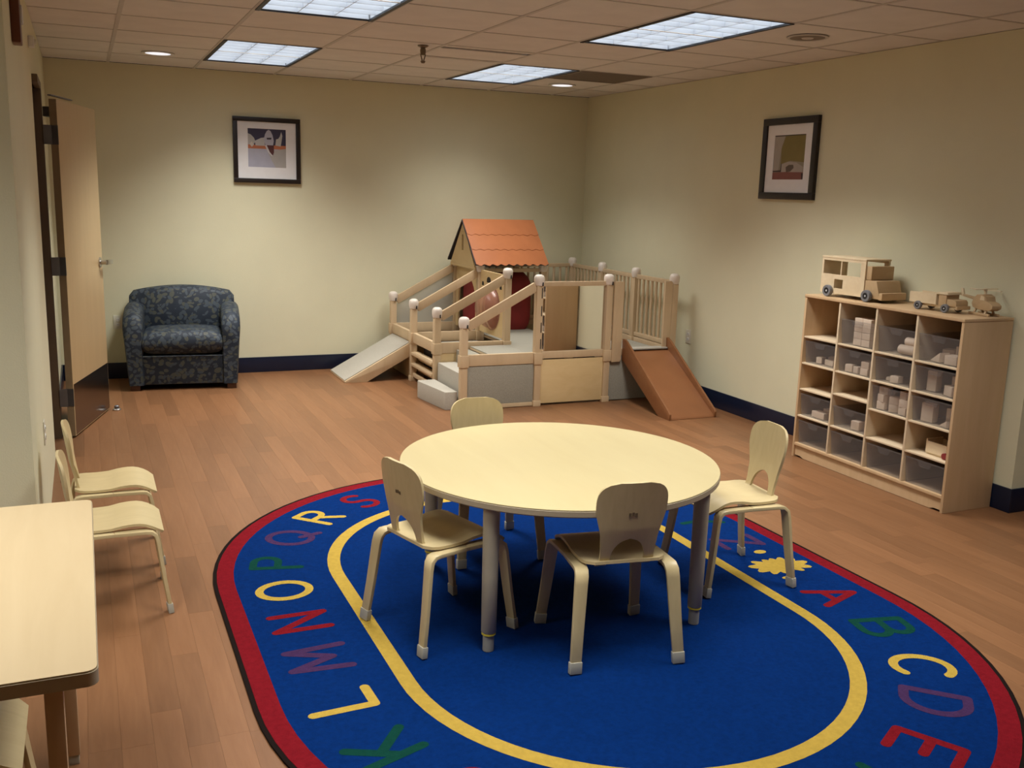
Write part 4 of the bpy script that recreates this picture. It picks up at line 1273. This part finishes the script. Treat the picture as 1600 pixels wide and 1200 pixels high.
for (i, j) in ((0, 0), (0, 1), (0, 2), (0, 3), (1, 2), (1, 3), (2, 3)):
    top = ZS if i == 0 else ZT
    B(MB().box(PX[i] + 0.010, PX[i] + 0.018, PY[j] - 0.044, PY[j] - 0.034, top - 0.014, top + 0.014), 'bolt_slot', 'slot', posts[i, j], bevel=0)

# sloping hand rails and level beams along X in the left bay
for j, y in enumerate(PY):
    B(MB().beam((PX[0] + 0.03, y, 0.648), (PX[1] - 0.03, y, 0.950), 0.026, 0.072), 'hand_rail', 'play')
    B(MB().box(PX[0] + PS + 0.009, PX[1] - PS - 0.009, y - 0.016, y + 0.016, DK - 0.055, DK + 0.032), 'deck_beam', 'play')
def side_beam(x, y0, y1, z0=DK - 0.055, z1=DK + 0.032):
    B(MB().box(x - 0.016, x + 0.016, y0 + PS + 0.009, y1 - PS - 0.009, z0, z1), 'deck_beam', 'play')
side_beam(PX[0], PY[1], PY[0]); side_beam(PX[0], PY[2], PY[1])
for j in range(3): side_beam(PX[3], PY[j + 1], PY[j])
for (i, j) in ((1, 0), (2, 0), (1, 3), (2, 3)):
    B(MB().box(PX[i] + PS + 0.009, PX[i + 1] - PS - 0.009, PY[j] - 0.016, PY[j] + 0.016, DK - 0.020, DK + 0.035), 'deck_beam', 'play')
# low panels
def panel(x0, x1, y0, y1, z0, z1, mat, name='low_panel'):
    return B(MB().box(x0, x1, y0, y1, z0, z1), name, mat, bevel=0.002)
e = PS + 0.001
panel(PX[0] + e, PX[1] - e, PY[3] - 0.010, PY[3] + 0.006, 0.036, DK - 0.056, 'carpet', 'carpet_panel')
panel(PX[0] + e, PX[1] - e, PY[3] - 0.012, PY[3] + 0.012, 0.004, 0.035, 'play', 'bottom_rail')
panel(PX[1] + e, PX[2] - e, PY[3] - 0.012, PY[3] + 0.006, 0.018, DK - 0.030, 'playpanel', 'wood_panel')
panel(PX[2] + e, PX[3] - e, PY[3] - 0.010, PY[3] + 0.006, 0.010, DK - 0.021, 'carpet', 'carpet_panel')
panel(PX[0] + e, PX[1] - e, PY[2] - 0.008, PY[2] + 0.008, 0.010, DK - 0.056, 'playpanel', 'wood_panel')
panel(PX[0] - 0.008, PX[0] + 0.008, PY[1] + e, PY[0] - e, 0.010, DK - 0.056, 'playpanel', 'wood_panel')
panel(PX[0] + e, PX[1] - e, PY[0] - 0.008, PY[0] + 0.008, 0.010, DK - 0.056, 'playpanel', 'wood_panel')
panel(PX[3] - 0.008, PX[3] + 0.008, PY[3] + e, PY[2] - e, 0.010, DK - 0.056, 'playpanel', 'wood_panel')
# carpeted decks
def deck(x0, x1, y0, y1, DK=DK):
    d = B(MB().box(x0, x1, y0, y1, DK - 0.006, DK), 'deck_carpet', 'carpet', bevel=0)  # darker carpet colour carries the shade on the decks
    B(MB().box(x0, x1, y0, y1, DK - 0.024, DK - 0.0061), 'deck_board', 'play', d, bevel=0)
g = 0.038
deck(PX[0] + g, PX[1] - g, PY[1] + g, PY[0] - g, 0.345)
deck(PX[0] + g, PX[1] - g, PY[2] + g, PY[1] - g, 0.345)
deck(-1.74, PX[1] + 0.0, PY[3] + g, PY[2] - g)
deck(PX[1] + g, PX[2] - g, PY[1] + 0.0, PY[0] - g)
deck(PX[1] + g, PX[2] - 0.001, PY[2] + 0.0, PY[1] - 0.001)
deck(PX[1] + 0.001, PX[2] - 0.001, PY[3] + g, PY[2] - 0.001)
deck(PX[2] + 0.001, PX[3] - g, PY[3] + 0.02, PY[2] - 0.001)
# clear panel under the rear sloping rail
y = PY[0]
B(MB().prism([(PX[0] + 0.035, y - 0.003, DK + 0.033), (PX[1] - 0.03, y - 0.003, DK + 0.033), (PX[1] - 0.03, y - 0.003, 0.912), (PX[0] + 0.035, y - 0.003, 0.612)], (0, 0.006, 0)), 'clear_panel', 'acrylic', bevel=0)
# ramp
ry0, ry1 = PY[1] + 0.030, PY[0] - 0.030
rm = B(MB().prism([(-2.625, ry0, 0.0), (-2.625, ry0, 0.014), (-2.036, ry0, 0.335), (-2.036, ry0, 0.215), (-2.430, ry0, 0.0)], (0, ry1 - ry0, 0)), 'ramp', 'play')
B(MB().prism([(-2.622, ry0 + 0.02, 0.0165), (-2.037, ry0 + 0.02, 0.3352), (-2.040, ry0 + 0.02, 0.341), (-2.625, ry0 + 0.02, 0.0225)], (0, ry1 - ry0 - 0.04, 0)), 'ramp_carpet', 'carpetlight', rm, bevel=0)
# ladder
ld_ = B(MB().box(PX[0] - 0.012, PX[0] + 0.012, PY[2] + e, PY[1] - e, 0.040, 0.075), 'ladder', 'play')
for z in (0.165, 0.262):
    B(MB().box(PX[0] - 0.035, PX[0] + 0.045, PY[2] + e, PY[1] - e, z - 0.022, z), 'rung', 'play', ld_)
    B(MB().box(PX[0] + 0.035, PX[0] + 0.045, PY[2] + e, PY[1] - e, z - 0.075, z - 0.023), 'riser', 'play', ld_)
B(MB().box(PX[0] + 0.085, PX[0] + 0.10, PY[2] + 0.04, PY[1] - 0.04, 0.01, DK - 0.06), 'backing_board', 'roofedge', ld_)
# carpeted steps
st = B(MB().prism([(-2.050, -1.415, 0.0), (-2.205, -1.425, 0.0), (-2.205, -1.50, 0.0), (-2.150, -1.945, 0.0), (-2.050, -1.945, 0.0)], (0, 0, 0.142)), 'step', 'carpetlight', bevel=0.008)
st2 = B(MB().box(-2.020, -1.86, PY[3] + 0.03, PY[2] - 0.03, 0.0, 0.275), 'step', 'carpetlight', bevel=0.008)
B(MB().box(-1.858, -1.745, PY[3] + 0.03, PY[2] - 0.03, 0.0, DK - 0.026), 'riser_block', 'carpet', bevel=0.004)
# mirror panel and top rail at the front
B(MB().box(PX[1] + e, PX[2] - e, PY[3] - 0.014, PY[3] + 0.014, 0.952, 0.988), 'top_rail', 'play')
B(MB().prism([(PX[1] + e, PY[3] - 0.002, DK + 0.036), (PX[2] - e, PY[3] + 0.004, DK + 0.036), (PX[2] - e, PY[3] + 0.012, DK + 0.036), (PX[1] + e, PY[3] + 0.006, DK + 0.036)], (0, 0, 0.951 - DK - 0.036)), 'mirror_panel', 'mirror', bevel=0, smooth=False)
# slide entry boards
for x0_, x1_ in ((PX[2] + 0.0365, -0.655), (-0.268, PX[3] - 0.0365)):
    B(MB().prism([(x0_, PY[3] - 0.037, 0.330), (x1_ - 0.012, PY[3] - 0.037, 0.330), (x1_, PY[3] - 0.037, 0.350), (x1_, PY[3] - 0.037, 0.972), (x1_ - 0.015, PY[3] - 0.037, 0.986), (x0_, PY[3] - 0.037, 0.986)], (0, 0.020, 0)), 'entry_board', 'play')
# fences
def fence(p0, p1, n):
    p0 = Vector((p0[0], p0[1], 0)); p1 = Vector((p1[0], p1[1], 0))
    d = (p1 - p0).normalized()
    a, b = p0 + d * 0.030, p1 - d * 0.030
    f_ = B(MB().beam(a + Vector((0, 0, 0.968)), b + Vector((0, 0, 0.968)), 0.028, 0.036), 'fence_panel', 'play')
    B(MB().beam(a + Vector((0, 0, 0.458)), b + Vector((0, 0, 0.458)), 0.026, 0.036), 'fence_rail', 'play', f_)
    for k in range(n):
        q = a + (b - a) * ((k + 0.5) / n)
        B(MB().tube(q + Vector((0, 0, 0.470)), q + Vector((0, 0, 0.955)), 0.0130, 8), 'spindle', 'play', f_, bevel=0)
fence((PX[1], PY[0]), (PX[2], PY[0]), 8)
fence((PX[2], PY[0]), (PX[3], PY[0]), 8)
for j in range(3): fence((PX[3], PY[j]), (PX[3], PY[j + 1]), 8)
# slide
SX0, SX1 = -0.640, -0.212
sl = B(MB().prism([(SX0 + 0.018, -1.975, 0.425), (SX0 + 0.018, -2.06, 0.415), (SX0 + 0.018, -2.16, 0.365), (SX0 + 0.018, -2.742, 0.022), (SX0 + 0.018, -2.748, 0.002), (SX0 + 0.018, -2.70, 0.004),
                   (SX0 + 0.018, -2.15, 0.335), (SX0 + 0.018, -2.05, 0.385), (SX0 + 0.018, -1.975, 0.395)], (SX1 - SX0 - 0.036, 0, 0)), 'slide', 'slide', bevel=0, angle=50)
for x in (SX0, SX1 - 0.018):
    prof = [(-1.998, 0.515), (-2.03, 0.518), (-2.065, 0.505), (-2.12, 0.470), (-2.745, 0.062), (-2.758, 0.045), (-2.752, 0.0), (-2.60, 0.0), (-2.03, 0.335), (-1.998, 0.345)]
    B(MB().prism([(x, y_, z_) for y_, z_ in prof], (0.018, 0, 0)), 'slide_side', 'slideside', sl)
B(MB().box(SX0 + 0.02, SX1 - 0.02, -2.05, -1.962, 0.428, 0.440), 'slide_lip', 'carpetlight', sl)

# playhouse
hs_ = B(MB().box(PX[1] + PS, PX[2] - PS, PY[1] - 0.012, PY[1] + 0.012, 0.955, 0.990), 'playhouse', 'play')
# left wall with an arched doorway (plane x = PX[1])
def arch_panel(x, ya, yb, z0, z1, oa, ob, zs, zt, th, name, mat, parent):
    """panel in the y-z plane with an arched opening from oa to ob; springing at zs, crown at zt"""
    m = MB()
    m.box(x - th / 2, x + th / 2, ya, oa, z0, z1)
    m.box(x - th / 2, x + th / 2, ob, yb, z0, z1)
    n = 14
    c, r = (oa + ob) / 2, (ob - oa) / 2
    for i in range(n):
        a0, a1 = PI * i / n, PI * (i + 1) / n
        p = [(c - r * math.cos(a0), zs + (zt - zs) * math.sin(a0)), (c - r * math.cos(a1), zs + (zt - zs) * math.sin(a1))]
        m.prism([(x - th / 2, p[0][0], p[0][1]), (x - th / 2, p[1][0], p[1][1]), (x - th / 2, p[1][0], z1), (x - th / 2, p[0][0], z1)], (th, 0, 0))
    return B(m, name, mat, parent, bevel=0, smooth=False)
arch_panel(PX[1], PY[1] + e, PY[0] - e, DK + 0.002, 0.975, -0.655, -0.205, 0.66, 0.895, 0.016, 'arched_wall', 'playpanel', hs_)
# gable with a slot window
apex = 1.385
gl = MB()
gx = PX[1] - 0.058
sl_ = (apex - 1.0) / 0.31
for pts in ([(-0.74, 1.0), (-0.452, 1.0), (-0.452, apex - 0.022 * sl_)], [(-0.408, 1.0), (-0.12, 1.0), (-0.408, apex - 0.022 * sl_)],
            [(-0.452, 1.0), (-0.408, 1.0), (-0.408, 1.13), (-0.452, 1.13)],
            [(-0.452, 1.262), (-0.440, 1.275), (-0.420, 1.275), (-0.408, 1.262), (-0.408, apex - 0.022 * sl_), (-0.43, apex), (-0.452, apex - 0.022 * sl_)]):
    gl.prism([(gx, y_, z_) for y_, z_ in pts], (0.016, 0, 0))
B(gl, 'gable', 'playpanel', hs_, bevel=0, smooth=False)
gl = MB().prism([(PX[2], -0.74, 1.0), (PX[2], -0.12, 1.0), (PX[2], -0.43, apex)], (0.016, 0, 0))
B(gl, 'gable', 'playpanel', hs_, bevel=0, smooth=False)
B(MB().box(gx, gx + 0.016, -0.75, -0.11, 0.976, 0.9995), 'gable_beam', 'playpanel', hs_)
# roof: two dark boards with three scalloped shingle rows each
RX0, RX1, RYC, RZT = -1.470, -0.752, -0.43, 1.412
for s in (-1, 1):
    ye, ze = RYC + s * 0.365, 1.030
    nrm = Vector((0, s * (RZT - ze), 0.365)).normalized()
    rb = B(MB().prism([(RX0, RYC, RZT - 0.004), (RX0, ye, ze), (RX0, ye - s * 0.006, ze - 0.012), (RX0, RYC, RZT - 0.020)], (RX1 - RX0, 0, 0)), 'roof_board', 'roofedge', hs_, bevel=0)
    down = Vector((0, ye - RYC, ze - RZT))
    for k in range(3):
        t0, t1 = k / 3.0, (k + 1) / 3.0 + 0.012
        nsc = 9
        top, bot = [], []
        seg = nsc * 6
        for i in range(seg + 1):
            x = RX0 + 0.004 + (RX1 - RX0 - 0.008) * i / seg
            ph = (i % 6) / 6 * 2 * PI
            w = 0.034 * (0.5 - 0.5 * math.cos(ph)) if k == 2 else 0.030 * (0.5 - 0.5 * math.cos(ph))
            lift = nrm * (0.001 + 0.0022 * (k + 0.0))
            top.append(Vector((x, RYC, RZT)) + down * t0 + nrm * 0.0012)
            bot.append(Vector((x, RYC, RZT)) + down * (t1 + w) + nrm * (0.0055))
        m = MB(); m.grid([top, [a_.lerp(b_2, 0.5) for a_, b_2 in zip(top, bot)], bot]); m.solidify(-0.003 if s < 0 else 0.003)
        B(m, 'shingle_row', 'roof', rb, bevel=0)
# bubble panel between the third and second tall posts
m = MB()
cy_, cz_, rr_ = -1.035, 0.672, 0.185
ya, yb, za, zb = PY[2] + e, PY[1] - e, DK + 0.034, 0.980
n = 32
for i in range(n):
    pts = []
    for kk in (i, i + 1):
        a = 2 * PI * kk / n
        c_, s_ = math.cos(a), math.sin(a)
        k1 = ((yb - cy_) if c_ > 0 else (cy_ - ya)) / max(abs(c_), 1e-6)
        k2 = ((zb - cz_) if s_ > 0 else (cz_ - za)) / max(abs(s_), 1e-6)
        k_ = min(k1, k2)
        pts.append(((cy_ + rr_ * c_, cz_ + rr_ * s_), (cy_ + k_ * c_, cz_ + k_ * s_), k1 < k2))
    (i0, o0, s0_), (i1, o1, s1_) = pts
    ring = [(PX[1] - 0.008, *i0), (PX[1] - 0.008, *o0)]
    if s0_ != s1_:
        cyy = yb if math.cos(2 * PI * (i + .5) / n) > 0 else ya
        czz = zb if math.sin(2 * PI * (i + .5) / n) > 0 else za
        ring.append((PX[1] - 0.008, cyy, czz))
    ring += [(PX[1] - 0.008, *o1), (PX[1] - 0.008, *i1)]
    m.prism(ring, (0.016, 0, 0))
bp = B(m, 'bubble_panel', 'playpanel', bevel=0, smooth=False)
prof = [(rr_ + 0.012, 0.0), (rr_ + 0.012, 0.004), (rr_ - 0.004, 0.006)]
for i in range(1, 11):
    a = PI / 2 * i / 10
    prof.append(((rr_ - 0.004) * math.cos(a), 0.006 + 0.13 * math.sin(a)))
prof[-1] = (0.0, 0.136)
B(MB().lathe(prof, 32, Matrix.Translation((PX[1] - 0.0085, cy_, cz_)) @ Matrix.Rotation(-PI / 2, 4, 'Y')), 'bubble_window', 'bubble', bp, bevel=0)
for (yy, zz, w_, h_) in ((-0.965, 0.905, 0.045, 0.055), (-1.235, 0.865, 0.022, 0.04), (-0.83, 0.865, 0.022, 0.04)):
    pts = [(PX[1] - 0.0095, yy - w_, zz - h_ * 0.5)] + [(PX[1] - 0.0095, yy - w_ * math.cos(PI * i / 8), zz + h_ * 0.5 * math.sin(PI * i / 8)) for i in range(9)] + [(PX[1] - 0.0095, yy + w_, zz - h_ * 0.5)]
    B(MB().prism(pts[1:] + [pts[-1]][:0] + [(PX[1] - 0.0095, yy + w_, zz - h_ * 0.4), (PX[1] - 0.0095, yy - w_, zz - h_ * 0.4)], (0.001, 0, 0)), 'cut_out_shade', 'slot', bp, bevel=0, smooth=False)  # dark pieces on the face paint the shade inside openings

# red cushion inside the playhouse
rings = []
for j in range(13):
    v = j / 12
    z = DK + 0.001 + 0.53 * v
    k = 1 - 0.22 * max(0, (v - 0.75) / 0.25) ** 2.2 - 0.10 * max(0, (0.2 - v) / 0.2) ** 2
    ring = []
    for i in range(32):
        a = 2 * PI * i / 32
        ca, sa = math.cos(a), math.sin(a)
        ex = 0.28
        ring.append((0.285 * k * math.copysign(abs(ca) ** ex, ca), 0.200 * k * math.copysign(abs(sa) ** ex, sa) + 0.008 * math.sin(5 * a) * math.sin(PI * v), z))
    rings.append(ring)
cu = loft(MB(), rings).build('floor_cushion', M['red'], None, (0, 0, DK + 0.001), angle=70)
cu.location = (-1.085, -0.385, DK + 0.001)
tag(cu, 'large deep red cushion standing inside the playhouse', 'cushion')
